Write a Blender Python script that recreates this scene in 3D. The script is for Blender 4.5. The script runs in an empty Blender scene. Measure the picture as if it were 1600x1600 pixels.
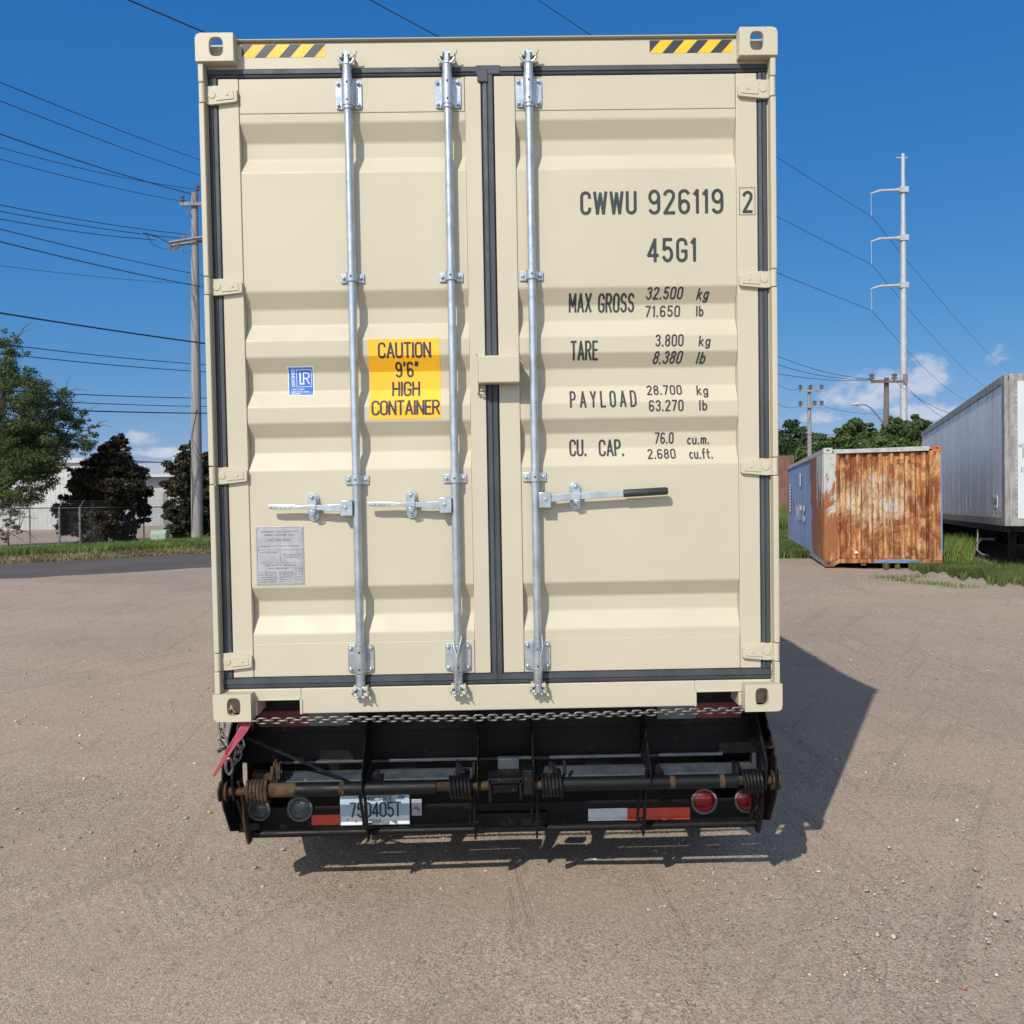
import bpy, bmesh, math, random
import numpy as np
from mathutils import Vector, Matrix
random.seed(7); rng = np.random.default_rng(11)
S = bpy.context.scene; COL = S.collection; PI = math.pi
# ------------------------------------------------------------------ camera
F = 1480.0                       # focal length in pixels of the 1600 px photograph
CAM = np.array([0.0203, -4.0247, 1.9132]); YAW, PITCH, ROLL = -0.01238, -0.03392, -0.01673
def camrot():
    cy, sy, cp, sp = math.cos(YAW), math.sin(YAW), math.cos(PITCH), math.sin(PITCH)
    f = np.array([-sy*cp, cy*cp, sp]); r = np.array([cy, sy, 0.]); u = np.cross(r, f)
    c, s = math.cos(ROLL), math.sin(ROLL)
    return np.array([c*r+s*u, -s*r+c*u, f])
RM = camrot()
cd = bpy.data.cameras.new('camera'); cam = bpy.data.objects.new('camera', cd); COL.objects.link(cam)
cd.sensor_width = 36; cd.lens = 36*F/1600; cd.clip_start = .05; cd.clip_end = 6000
m = Matrix.Identity(4)
for i in range(3):
    m[i][0], m[i][1], m[i][2], m[i][3] = RM[0][i], RM[1][i], -RM[2][i], CAM[i]
cam.matrix_world = m; S.camera = cam
# ------------------------------------------------------------------ sun, sky, exposure
SUND = Vector((.5, 1., -.90)).normalized()
sd = bpy.data.lights.new('sun', 'SUN'); so = bpy.data.objects.new('sun', sd); COL.objects.link(so)
sd.energy = 4.3; sd.angle = math.radians(.53); sd.color = (1, .94, .84)
so.rotation_euler = SUND.to_track_quat('-Z', 'Y').to_euler(); so.location = (-5, -10, 12)
S.view_settings.view_transform = 'Standard'; S.view_settings.look = 'None'
S.view_settings.exposure = 0.0; S.view_settings.gamma = 1; S.view_settings.use_curve_mapping = False
W = bpy.data.worlds.new('World'); S.world = W; W.use_nodes = True
def world():
    nt = W.node_tree; N = nt.nodes; L = nt.links; N.clear()
    out = N.new('ShaderNodeOutputWorld'); bg = N.new('ShaderNodeBackground'); L.new(bg.outputs[0], out.inputs[0])
    sky = N.new('ShaderNodeTexSky'); sky.sky_type = 'NISHITA'; sky.sun_disc = False
    sky.sun_elevation = math.asin(-SUND.z); sky.sun_rotation = math.atan2(-SUND.x, -SUND.y)
    sky.altitude = 1500; sky.air_density = 1.0; sky.dust_density = .1; sky.ozone_density = 6
    hs = N.new('ShaderNodeHueSaturation'); hs.inputs['Saturation'].default_value = 1.22; L.new(sky.outputs[0], hs.inputs['Color'])
    bg.inputs['Strength'].default_value = SKYS
    tc = N.new('ShaderNodeTexCoord'); sep = N.new('ShaderNodeSeparateXYZ'); L.new(tc.outputs['Generated'], sep.inputs[0])
    def M(op, a, b=None, c=None, clamp=False):
        n = N.new('ShaderNodeMath'); n.operation = op; n.use_clamp = clamp
        for k, v in enumerate((a, b, c)):
            if v is None: continue
            if isinstance(v, (int, float)): n.inputs[k].default_value = v
            else: L.new(v, n.inputs[k])
        return n.outputs[0]
    # the camera's rendering of the sky: deep, compressed blue away from the sun, paler towards it
    sc = N.new('ShaderNodeSeparateColor'); L.new(hs.outputs[0], sc.inputs[0]); cc = N.new('ShaderNodeCombineColor')
    for i, (k0, k1, pw) in enumerate(((.026, .026, .78), (.138, .165, .52), (.392, .473, .34))):
        L.new(M('MULTIPLY', M('POWER', M('MULTIPLY', sc.outputs[i], .115/k0), pw), k1/SKYS), cc.inputs[i])
    dt = N.new('ShaderNodeVectorMath'); dt.operation = 'DOT_PRODUCT'; L.new(tc.outputs['Generated'], dt.inputs[0]); dt.inputs[1].default_value = tuple(-SUND)
    sf = N.new('ShaderNodeMapRange'); sf.interpolation_type = 'SMOOTHSTEP'; L.new(dt.outputs['Value'], sf.inputs[0]); sf.inputs[1].default_value = -.15; sf.inputs[2].default_value = .6
    vb = N.new('ShaderNodeVectorMath'); vb.operation = 'SCALE'; h2 = N.new('ShaderNodeHueSaturation'); h2.inputs['Saturation'].default_value = .55; L.new(sky.outputs[0], h2.inputs['Color']); L.new(h2.outputs[0], vb.inputs[0]); vb.inputs['Scale'].default_value = 1.75
    skm = N.new('ShaderNodeMix'); skm.data_type = 'RGBA'; L.new(sf.outputs[0], skm.inputs[0]); L.new(cc.outputs[0], skm.inputs[6]); L.new(vb.outputs[0], skm.inputs[7])
    az = M('ARCTAN2', sep.outputs['X'], sep.outputs['Y']); el = M('ARCSINE', sep.outputs['Z'])
    no = N.new('ShaderNodeTexNoise'); no.inputs['Scale'].default_value = 26; no.inputs['Detail'].default_value = 7; no.inputs['Roughness'].default_value = .6
    mp = N.new('ShaderNodeMapping'); mp.inputs['Scale'].default_value = (1, 1, 1.6)
    L.new(tc.outputs['Generated'], mp.inputs[0]); L.new(mp.outputs[0], no.inputs[0])
    best = None
    # fair-weather cumulus low over the horizon: (azimuth, elevation, half width, half height) in radians
    cl = [(.405,.083,.065,.030),(.365,.072,.05,.022),(.425,.098,.024,.022),(.33,.055,.035,.012),(.43,.058,.05,.018),(.485,.105,.02,.016),
          (-.355,.045,.022,.013),(-.345,.032,.035,.009),(-.60,.05,.05,.02),(-1.0,.07,.1,.03),(.85,.08,.12,.04),(1.4,.06,.15,.04),(2.4,.08,.2,.05),(-1.9,.07,.2,.04),(-2.7,.06,.15,.03)]
    for a, e, ra, re in cl:
        da = M('DIVIDE', M('SUBTRACT', az, a), ra); de = M('DIVIDE', M('SUBTRACT', el, e), re)
        de2 = M('MULTIPLY', de, M('ADD', 1.0, M('MULTIPLY', M('LESS_THAN', de, 0.0), .9)))
        v = M('SUBTRACT', 1.0, M('ADD', M('MULTIPLY', da, da), M('MULTIPLY', de2, de2)))
        best = v if best is None else M('MAXIMUM', best, v)
    dens = M('ADD', best, M('MULTIPLY', M('SUBTRACT', no.outputs[0], .5), 3.2))
    mr = N.new('ShaderNodeMapRange'); mr.interpolation_type = 'SMOOTHSTEP'
    L.new(dens, mr.inputs[0]); mr.inputs[1].default_value = .25; mr.inputs[2].default_value = 1.1; mr.inputs[4].default_value = .78
    no2 = N.new('ShaderNodeTexNoise'); no2.inputs['Scale'].default_value = 40; L.new(mp.outputs[0], no2.inputs[0])
    cr = N.new('ShaderNodeMix'); cr.data_type = 'RGBA'; L.new(no2.outputs[0], cr.inputs[0])
    k = .12/SKYS*1.0
    cr.inputs[6].default_value = (3.9*k, 4.6*k, 5.9*k, 1); cr.inputs[7].default_value = (6.6*k, 6.5*k, 6.9*k, 1)
    mx = N.new('ShaderNodeMix'); mx.data_type = 'RGBA'; L.new(mr.outputs[0], mx.inputs[0]); L.new(skm.outputs[2], mx.inputs[6]); L.new(cr.outputs[2], mx.inputs[7])
    L.new(mx.outputs[2], bg.inputs[0])
SKYS = .115
world()
# ------------------------------------------------------------------ helpers
def ray(px, py):
    return np.array([(px-800)/F, -(py-800)/F, 1.]) @ RM
def U(px, py, y=.06):
    "world point on the vertical plane at depth y seen at a photo pixel"
    d = ray(px, py); q = CAM + (y-CAM[1])/d[1]*d
    return Vector(q)
def sstep(a, b, t):
    t = min(1, max(0, (t-a)/(b-a))); return t*t*(3-2*t)
def terr(x, y):
    "the yard rises to a crest behind the trailer, then falls gently and levels out"
    if y < 12: return 0.
    if y < 18: return -.03*(y-12)**2/12
    if y < 40: return -.09-.03*(y-18)
    if y < 50: return -.75-.03*(y-40)+.03*(y-40)**2/20
    return -.90
def G(px, py):
    d = ray(px, py); t = 1.0
    for _ in range(6000):
        q = CAM+t*d
        if q[2] < terr(q[0], q[1]): break
        t += .02+t*.002
    return Vector(q)
def link(o, parent=None):
    COL.objects.link(o)
    if parent: o.parent = parent
    return o
def tag(o, label=None, cat=None, group=None, kind=None):
    for k, v in (('label', label), ('category', cat), ('group', group), ('kind', kind)):
        if v: o[k] = v
    return o
def empty(name, loc, label, cat, group=None, rz=0, rx=0):
    o = bpy.data.objects.new(name, None); o.location = loc; o.rotation_euler = (rx, 0, rz); o.empty_display_size = .2
    link(o); return tag(o, label, cat, group)
class MB:
    def __init__(s): s.v = []; s.f = []; s.m = []; s.mi = 0; s.X = Matrix.Identity(4)
    def add(s, vs, fs):
        b = len(s.v); s.v += [tuple(s.X @ Vector(v)) for v in vs]
        s.f += [tuple(b+i for i in f) for f in fs]; s.m += [s.mi]*len(fs); return s
    def box(s, x0, x1, y0, y1, z0, z1):
        x0, x1 = sorted((x0, x1)); y0, y1 = sorted((y0, y1)); z0, z1 = sorted((z0, z1))
        return s.add([(x0,y0,z0),(x1,y0,z0),(x1,y1,z0),(x0,y1,z0),(x0,y0,z1),(x1,y0,z1),(x1,y1,z1),(x0,y1,z1)],
              [(0,3,2,1),(4,5,6,7),(0,1,5,4),(1,2,6,5),(2,3,7,6),(3,0,4,7)])
    def prism(s, pts, axis, a, b):
        "closed polygon of 2-D points extruded along axis 0/1/2 from a to b"
        def P(p, t):
            q = list(p); q.insert(axis, t); return tuple(q)
        n = len(pts); vs = [P(p, a) for p in pts]+[P(p, b) for p in pts]
        return s.add(vs, [tuple(range(n))[::-1], tuple(range(n, 2*n))]+[(i, (i+1) % n, n+(i+1) % n, n+i) for i in range(n)])
    def cyl(s, p0, p1, r0, r1=None, n=12, cap=True):
        r1 = r0 if r1 is None else r1
        return s.tube([p0, p1], [r0, r1], n, cap)
    def tube(s, path, r, n=8, cap=True, closed=False):
        path = [Vector(p) for p in path]; k = len(path)
        rr = r if isinstance(r, (list, tuple)) else [r]*k
        vs = []; up = None
        for i, p in enumerate(path):
            a = path[(i-1) % k] if (closed or i > 0) else p; b = path[(i+1) % k] if (closed or i < k-1) else p
            t = (b-a)
            t = t.normalized() if t.length > 1e-9 else Vector((0, 0, 1))
            if up is None:
                up = Vector((0, 0, 1)) if abs(t.z) < .9 else Vector((1, 0, 0))
            u = (up - t*up.dot(t)); u = u.normalized() if u.length > 1e-6 else t.orthogonal().normalized(); up = u; w = t.cross(u)
            for j in range(n):
                A = 2*PI*j/n; vs.append(tuple(p+rr[i]*(math.cos(A)*u+math.sin(A)*w)))
        fs = []
        for i in range(k if closed else k-1):
            i2 = (i+1) % k
            for j in range(n):
                fs.append((i*n+j, i2*n+j, i2*n+(j+1) % n, i*n+(j+1) % n)[::-1])
        if cap and not closed:
            fs.append(tuple(range(n))); fs.append(tuple(range((k-1)*n, k*n))[::-1])
        return s.add(vs, fs)
    def ringplate(s, x0, x1, z0, z1, hx, hz, hw, hh, y0, y1, n=40, rad=0, rc=()):
        "plate in XZ with an oval hole (rounded slot); rc = corners (sx,sz) to round with radius rad"
        cx, cz = hx, hz
        def outer(a):
            dx, dz = math.cos(a), math.sin(a); t = 1e9
            if dx > 1e-9: t = min(t, (x1-cx)/dx)
            if dx < -1e-9: t = min(t, (x0-cx)/dx)
            if dz > 1e-9: t = min(t, (z1-cz)/dz)
            if dz < -1e-9: t = min(t, (z0-cz)/dz)
            X, Z = cx+t*dx, cz+t*dz
            for sx, sz in rc:
                kx = (x1 if sx > 0 else x0)-sx*rad; kz = (z1 if sz > 0 else z0)-sz*rad
                if (X-kx)*sx > 0 and (Z-kz)*sz > 0:
                    v = Vector((X-kx, Z-kz)); v.normalize(); X, Z = kx+v.x*rad, kz+v.y*rad
            return X, Z
        angs = sorted([2*PI*(i+.5)/n for i in range(n)]+[math.atan2(z-cz, x-cx) % (2*PI) for x in (x0, x1) for z in (z0, z1)])
        n = len(angs); vs = []
        for y in (y0, y1):
            for a in angs:
                X, Z = outer(a); vs.append((X, y, Z))
            for a in angs:
                q = 3.2
                c, q2 = abs(math.cos(a)), abs(math.sin(a)); rr = ((c/hw)**q+(q2/hh)**q)**(-1/q)
                vs.append((cx+rr*math.cos(a), y, cz+rr*math.sin(a)))
        fs = []
        for i in range(n):
            j = (i+1) % n
            fs += [(i, j, n+j, n+i), (2*n+i, 3*n+i, 3*n+j, 2*n+j), (i, 2*n+i, 2*n+j, j), (n+i, n+j, 3*n+j, 3*n+i)]
        return s.add(vs, fs)
    def build(s, name, mat, parent=None, bevel=0, smooth=False, seg=2, loc=None):
        me = bpy.data.meshes.new(name); me.from_pydata(s.v, [], s.f)
        for mm in (mat if isinstance(mat, (list, tuple)) else [mat]): me.materials.append(mm)
        if isinstance(mat, (list, tuple)): me.polygons.foreach_set('material_index', s.m)
        bm = bmesh.new(); bm.from_mesh(me); bmesh.ops.recalc_face_normals(bm, faces=bm.faces); bm.to_mesh(me); bm.free()
        if smooth:
            me.polygons.foreach_set('use_smooth', [True]*len(me.polygons))
            try: me.set_sharp_from_angle(angle=math.radians(38))
            except Exception: pass
        me.update(); o = bpy.data.objects.new(name, me)
        if loc: o.location = loc
        link(o, parent)
        if bevel:
            b = o.modifiers.new('bevel', 'BEVEL'); b.width = bevel; b.segments = seg; b.limit_method = 'ANGLE'; b.angle_limit = .6
        return o
def npmesh(name, V, Fq, mat, parent=None, smooth=False):
    V = np.asarray(V, dtype=np.float32); Fq = np.asarray(Fq, dtype=np.int32); k = Fq.shape[1]
    me = bpy.data.meshes.new(name); me.vertices.add(len(V)); me.vertices.foreach_set('co', V.ravel())
    me.loops.add(Fq.size); me.loops.foreach_set('vertex_index', Fq.ravel())
    me.polygons.add(len(Fq)); me.polygons.foreach_set('loop_start', np.arange(len(Fq), dtype=np.int32)*k)
    me.polygons.foreach_set('loop_total', np.full(len(Fq), k, dtype=np.int32))
    if smooth: me.polygons.foreach_set('use_smooth', np.ones(len(Fq), dtype=bool))
    me.materials.append(mat); me.update(calc_edges=True); me.validate()
    o = bpy.data.objects.new(name, me); return link(o, parent)
# ------------------------------------------------------------------ materials
class NT:
    def __init__(s, name):
        s.mat = bpy.data.materials.new(name); s.mat.use_nodes = True; s.nt = s.mat.node_tree; s.N = s.nt.nodes; s.L = s.nt.links
        s.p = s.N['Principled BSDF']; s.tc = s.N.new('ShaderNodeTexCoord')
    def set(s, inp, v):
        if hasattr(v, 'is_output') or isinstance(v, bpy.types.NodeSocket): s.L.new(v, inp)
        else: inp.default_value = v
    def noise(s, scale, detail=4, rough=.55, stretch=(1,1,1), coord='Object', dist=0, off=(0,0,0)):
        n = s.N.new('ShaderNodeTexNoise'); n.inputs['Scale'].default_value = scale; n.inputs['Detail'].default_value = detail
        n.inputs['Roughness'].default_value = rough; n.inputs['Distortion'].default_value = dist
        mp = s.N.new('ShaderNodeMapping'); mp.inputs['Scale'].default_value = stretch; mp.inputs['Location'].default_value = off
        s.L.new(s.tc.outputs[coord], mp.inputs[0]); s.L.new(mp.outputs[0], n.inputs[0]); return n.outputs[0]
    def vor(s, scale, stretch=(1,1,1), out='Distance', feature='F1'):
        n = s.N.new('ShaderNodeTexVoronoi'); n.inputs['Scale'].default_value = scale; n.feature = feature
        mp = s.N.new('ShaderNodeMapping'); mp.inputs['Scale'].default_value = stretch
        s.L.new(s.tc.outputs['Object'], mp.inputs[0]); s.L.new(mp.outputs[0], n.inputs[0]); return n.outputs[out]
    def ramp(s, f, a, b, lo=0., hi=1.):
        n = s.N.new('ShaderNodeMapRange'); n.interpolation_type = 'SMOOTHSTEP'; s.L.new(f, n.inputs[0])
        n.inputs[1].default_value = a; n.inputs[2].default_value = b; n.inputs[3].default_value = lo; n.inputs[4].default_value = hi; return n.outputs[0]
    def mix(s, f, a, b, mode='MIX'):
        n = s.N.new('ShaderNodeMix'); n.data_type = 'RGBA'; n.blend_type = mode; s.set(n.inputs[0], f)
        for k, v in ((6, a), (7, b)): s.set(n.inputs[k], (*v, 1) if isinstance(v, (tuple, list)) and len(v) == 3 else v)
        return n.outputs[2]
    def math(s, op, a, b=0.):
        n = s.N.new('ShaderNodeMath'); n.operation = op; s.set(n.inputs[0], a); s.set(n.inputs[1], b); return n.outputs[0]
    def bump(s, h, strength, dist=.01):
        n = s.N.new('ShaderNodeBump'); n.inputs['Strength'].default_value = strength; n.inputs['Distance'].default_value = dist
        s.L.new(h, n.inputs['Height'])
        if s.p.inputs['Normal'].links: s.L.new(s.p.inputs['Normal'].links[0].from_socket, n.inputs['Normal'])
        s.L.new(n.outputs[0], s.p.inputs['Normal'])
    def done(s, col, rough=.6, metal=0., spec=.5):
        s.set(s.p.inputs['Base Color'], (*col, 1) if isinstance(col, (tuple, list)) and len(col) == 3 else col)
        s.set(s.p.inputs['Roughness'], rough); s.set(s.p.inputs['Metallic'], metal); s.set(s.p.inputs['Specular IOR Level'], spec); return s.mat
def simple(name, c1, c2, scale=6, rough=.6, metal=0., bump=0, bscale=40, bdist=.002, stretch=(1,1,1), a=.35, b=.65, spec=.5, r2=None):
    n = NT(name); f = n.ramp(n.noise(scale, 5, .6, stretch), a, b); col = n.mix(f, c1, c2)
    if bump: n.bump(n.noise(bscale, 4), bump, bdist)
    rg = rough if r2 is None else n.ramp(n.noise(scale*1.7, 4), .3, .7, rough, r2)
    return n.done(col, rg, metal, spec)
def m_beige():
    n = NT('cream_container_paint')
    c = n.mix(n.ramp(n.noise(1.1, 3), .3, .7), (.472, .428, .322), (.502, .455, .340))
    c = n.mix(n.ramp(n.noise(9, 6, .7, (1, 1, .3)), .60, .78, 0, .30), c, (.55, .49, .37))
    sp = n.ramp(n.noise(85, 3, .6), .715, .76, 0, .7); sp = n.math('MULTIPLY', sp, n.ramp(n.noise(2.3, 3), .48, .62))
    c = n.mix(sp, c, (.36, .30, .21))
    n.bump(n.noise(2.2, 3, .5, (1, 1, 2)), .22, .012); n.bump(n.noise(55, 3), .10, .001)
    return n.done(c, n.ramp(n.noise(5, 4), .3, .7, .42, .56), 0, .45)
def m_black(name='black_frame_paint', dirt=.0, base=(.0045,.005,.006)):
    n = NT(name); d = n.ramp(n.noise(7, 6, .68), .66-dirt, .86-dirt); r = n.ramp(n.noise(21, 5, .7), .64-dirt*.6, .72-dirt*.6)
    c = n.mix(n.math('MULTIPLY', d, .45), base, (.05, .04, .03)); c = n.mix(n.math('MULTIPLY', r, .8), c, (.075, .034, .018))
    n.bump(n.noise(60, 4), .2, .002)
    return n.done(c, n.ramp(n.noise(9, 4), .3, .7, .38, .62), 0, .25)
def m_mud():
    n = NT('muddy_rusty_steel'); c = n.mix(n.ramp(n.noise(14, 6, .7), .35, .65), (.020, .015, .011), (.085, .056, .031))
    c = n.mix(n.ramp(n.noise(30, 5), .58, .66), c, (.10, .045, .022)); n.bump(n.noise(70, 5), .5, .003); return n.done(c, .85, 0, .2)
def m_galv():
    n = NT('galvanised_steel'); v = n.ramp(n.vor(70), .0, .8, .3, .6)
    c = n.mix(.12, n.mix(n.ramp(n.noise(12, 5), .35, .7), (.50, .56, .60), (.36, .41, .45)), v)
    n.bump(n.noise(120, 3), .08, .001); return n.done(c, n.ramp(n.noise(30, 4), .3, .7, .26, .44), .72, .5)
def m_ground():
    n = NT('gravel_yard_dirt'); big = n.noise(.16, 5, .6, dist=.6); mid = n.noise(1.3, 6, .62)
    c = n.mix(n.ramp(big, .38, .62), (.49, .372, .275), (.355, .276, .216)); c = n.mix(n.ramp(mid, .35, .7, 0, .55), c, (.455, .37, .275))
    st = n.vor(135, out='Color'); dd = n.vor(135)
    sg = n.N.new('ShaderNodeSeparateColor'); n.L.new(st, sg.inputs[0])
    gra = n.ramp(n.noise(.9, 5, .65), .38, .6, .45, 1.0)        # gravelly patches between bare fines
    c = n.mix(n.math('MULTIPLY', n.ramp(sg.outputs[0], .60, .64), n.math('MULTIPLY', gra, .75)), c, (.56, .48, .385))
    c = n.mix(n.math('MULTIPLY', n.ramp(sg.outputs[1], .68, .72), n.math('MULTIPLY', gra, .7)), c, (.18, .145, .112))
    c = n.mix(n.math('MULTIPLY', n.ramp(sg.outputs[2], .95, .97), n.math('MULTIPLY', gra, .7)), c, (.38, .24, .15))
    s2 = n.vor(30, out='Color'); g2 = n.N.new('ShaderNodeSeparateColor'); n.L.new(s2, g2.inputs[0]); d2 = n.vor(30)
    k = n.math('MULTIPLY', n.ramp(g2.outputs[0], .93, .95), n.ramp(d2, .32, .24)); c = n.mix(n.math('MULTIPLY', k, .8), c, (.62, .58, .52))
    k = n.math('MULTIPLY', n.ramp(g2.outputs[1], .94, .96), n.ramp(d2, .34, .26)); c = n.mix(n.math('MULTIPLY', k, .7), c, (.13, .115, .11))
    c = n.mix(n.ramp(n.noise(210, 4, .7), .38, .62, 0, .75), c, n.mix(.62, c, (.10, .08, .06)))
    c = n.mix(n.ramp(n.noise(75, 3, .6), .5, .68, 0, .38), c, (.62, .54, .44)); c = n.mix(n.ramp(n.noise(28, 4, .7, off=(4,4,0)), .56, .7, 0, .3), c, (.20, .165, .135))
    # wheel tracks: long faint streaks in two directions
    def streak(ang, sc, off):
        q = n.N.new('ShaderNodeTexNoise'); q.inputs['Scale'].default_value = sc; q.inputs['Detail'].default_value = 5; q.inputs['Roughness'].default_value = .7; q.inputs['Distortion'].default_value = .15
        m1 = n.N.new('ShaderNodeMapping'); m1.inputs['Rotation'].default_value = (0, 0, math.radians(ang)); m2 = n.N.new('ShaderNodeMapping'); m2.inputs['Scale'].default_value = (1, .035, 1); m2.inputs['Location'].default_value = (off, 0, 0)
        n.L.new(n.tc.outputs['Object'], m1.inputs[0]); n.L.new(m1.outputs[0], m2.inputs[0]); n.L.new(m2.outputs[0], q.inputs[0]); return q.outputs[0]
    k1 = n.math('MULTIPLY', n.ramp(streak(32, 5, 0), .54, .66), n.ramp(n.noise(.35, 3, .5, off=(2, 9, 0)), .36, .52)); k2 = n.math('MULTIPLY', n.ramp(streak(-4, 6, 3), .55, .66), n.ramp(n.noise(.4, 3, .5, off=(7, 1, 0)), .36, .52))
    tr = n.math('MAXIMUM', k1, k2); c = n.mix(n.math('MULTIPLY', tr, .22), c, (.20, .155, .125)); n.bump(n.math('SUBTRACT', 1.0, tr), .38, .012)
    # tyre tread marks crossing the yard
    w = n.N.new('ShaderNodeTexWave'); w.wave_type = 'BANDS'; w.inputs['Scale'].default_value = 5.2; w.inputs['Distortion'].default_value = 2.6; w.inputs['Detail'].default_value = 2
    mp = n.N.new('ShaderNodeMapping'); mp.inputs['Rotation'].default_value = (0, 0, math.radians(-32)); n.L.new(n.tc.outputs['Object'], mp.inputs[0]); n.L.new(mp.outputs[0], w.inputs[0])
    msk = n.ramp(n.noise(.33, 3, .5, (1, 1, 1), off=(5, 2, 0)), .5, .66)
    n.bump(n.math('MULTIPLY', w.outputs[0], msk), .16, .010)
    n.bump(n.ramp(dd, .0, .6, 1, 0), .55, .006); n.bump(n.noise(160, 5, .7), .45, .004); n.bump(n.noise(7, 6, .6), .35, .02)
    return n.done(c, .93, 0, .15)
def m_asph():
    n = NT('worn_asphalt'); c = n.mix(n.ramp(n.noise(.5, 5, .6, (1, 1, 1)), .3, .7), (.085, .074, .070), (.115, .098, .09))
    c = n.mix(n.ramp(n.noise(55, 4), .5, .7, 0, .5), c, (.19, .17, .155)); n.bump(n.noise(90, 4), .4, .004); return n.done(c, .9, 0, .2)
def leafmat(name, c1, c2, c3=None, tr=.35):
    n = NT(name); g = n.N.new('ShaderNodeNewGeometry'); r = g.outputs['Random Per Island']
    c = n.mix(r, c1, c2)
    if c3: c = n.mix(n.ramp(r, .86, .9), c, c3)
    big = n.ramp(n.noise(.8, 4), .35, .65, .65, 1.15); c = n.mix(1., c, big, 'MULTIPLY')
    n.done(c, .6, 0, .3); t = n.N.new('ShaderNodeBsdfTranslucent'); n.L.new(c, t.inputs[0]); mx = n.N.new('ShaderNodeMixShader'); mx.inputs[0].default_value = tr
    n.L.new(n.p.outputs[0], mx.inputs[1]); n.L.new(t.outputs[0], mx.inputs[2]); n.L.new(mx.outputs[0], n.N['Material Output'].inputs[0]); return n.mat
def m_rust():
    n = NT('rusted_end_panel_paint')
    st = n.noise(2.6, 8, .7, (1.5, 1.5, .45), dist=.7); st2 = n.noise(9, 6, .7, (1.8, 1.8, .22), off=(3, 1, 2)); bl = n.noise(2.1, 7, .7, (1, 1, .8), off=(1, 7, 3), dist=.8)
    c = n.mix(n.ramp(st, .36, .56), (.56, .33, .15), (.38, .15, .05)); c = n.mix(n.ramp(bl, .42, .56), c, (.19, .062, .028))
    c = n.mix(n.math('MULTIPLY', n.ramp(st2, .50, .68), .75), c, (.62, .44, .24))
    c = n.mix(n.math('MULTIPLY', n.ramp(bl, .41, .34), n.ramp(st2, .38, .5)), c, (.40, .42, .42))
    sz = n.N.new('ShaderNodeSeparateXYZ'); n.L.new(n.tc.outputs['Object'], sz.inputs[0])   # worn pale zone left around the middle of the panel
    dx = n.math('MULTIPLY', n.math('SUBTRACT', sz.outputs[0], 1.0), 1.3); dz = n.math('MULTIPLY', n.math('SUBTRACT', sz.outputs[2], 1.35), 1.6)
    rr = n.math('ADD', n.math('MULTIPLY', dx, dx), n.math('MULTIPLY', dz, dz)); zone = n.ramp(rr, 0., 1.1, 1, 0)
    c = n.mix(n.math('MULTIPLY', n.math('MULTIPLY', zone, n.ramp(st2, .36, .58)), .85), c, (.60, .46, .28)); c = n.mix(n.math('MULTIPLY', n.math('MULTIPLY', zone, n.ramp(bl, .53, .44)), n.ramp(st, .47, .54)), c, (.42, .43, .42))
    c = n.mix(n.ramp(n.noise(26, 5, .7, (1, 1, .5)), .54, .66, 0, .85), c, (.17, .06, .028))
    n.bump(bl, .4, .01); n.bump(n.noise(60, 5), .4, .004); return n.done(c, .88, 0, .15)
def m_pale():
    n = NT('pale_paint_over_rust'); bl = n.noise(2.6, 7, .7, (1, 1, .6), off=(0, 3, 1), dist=.6); st = n.noise(8, 6, .7, (1.5, 1.5, .3))
    sz = n.N.new('ShaderNodeSeparateXYZ'); n.L.new(n.tc.outputs['Object'], sz.inputs[0]); low = n.ramp(sz.outputs[2], .5, 2.3, .20, -.06); bl2 = n.math('ADD', bl, low)
    c = n.mix(n.ramp(bl2, .47, .55), (.40, .42, .40), (.26, .10, .04)); c = n.mix(n.ramp(st, .55, .66, 0, .7), c, (.52, .42, .26)); n.bump(bl, .3, .006); return n.done(c, .8, 0, .2)
def m_trailer(name, base):
    n = NT(name); c = n.mix(n.ramp(n.noise(1.0, 5, .6, (1, 1, .3)), .35, .7, 0, .6), base, tuple(v*.80 for v in base))
    c = n.mix(n.ramp(n.noise(6, 6, .7, (2, 2, .25)), .60, .78, 0, .5), c, (.23, .20, .17)); n.bump(n.noise(1.5, 3), .25, .01); return n.done(c, n.ramp(n.noise(4, 4), .3, .7, .4, .6), 0, .4)
def m_wood():
    n = NT('weathered_pole_wood'); g = n.noise(14, 6, .7, (1, 1, .05)); c = n.mix(n.ramp(g, .35, .65), (.31, .29, .28), (.21, .195, .185))
    n.bump(g, .5, .01); return n.done(c, .9, 0, .1)
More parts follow.
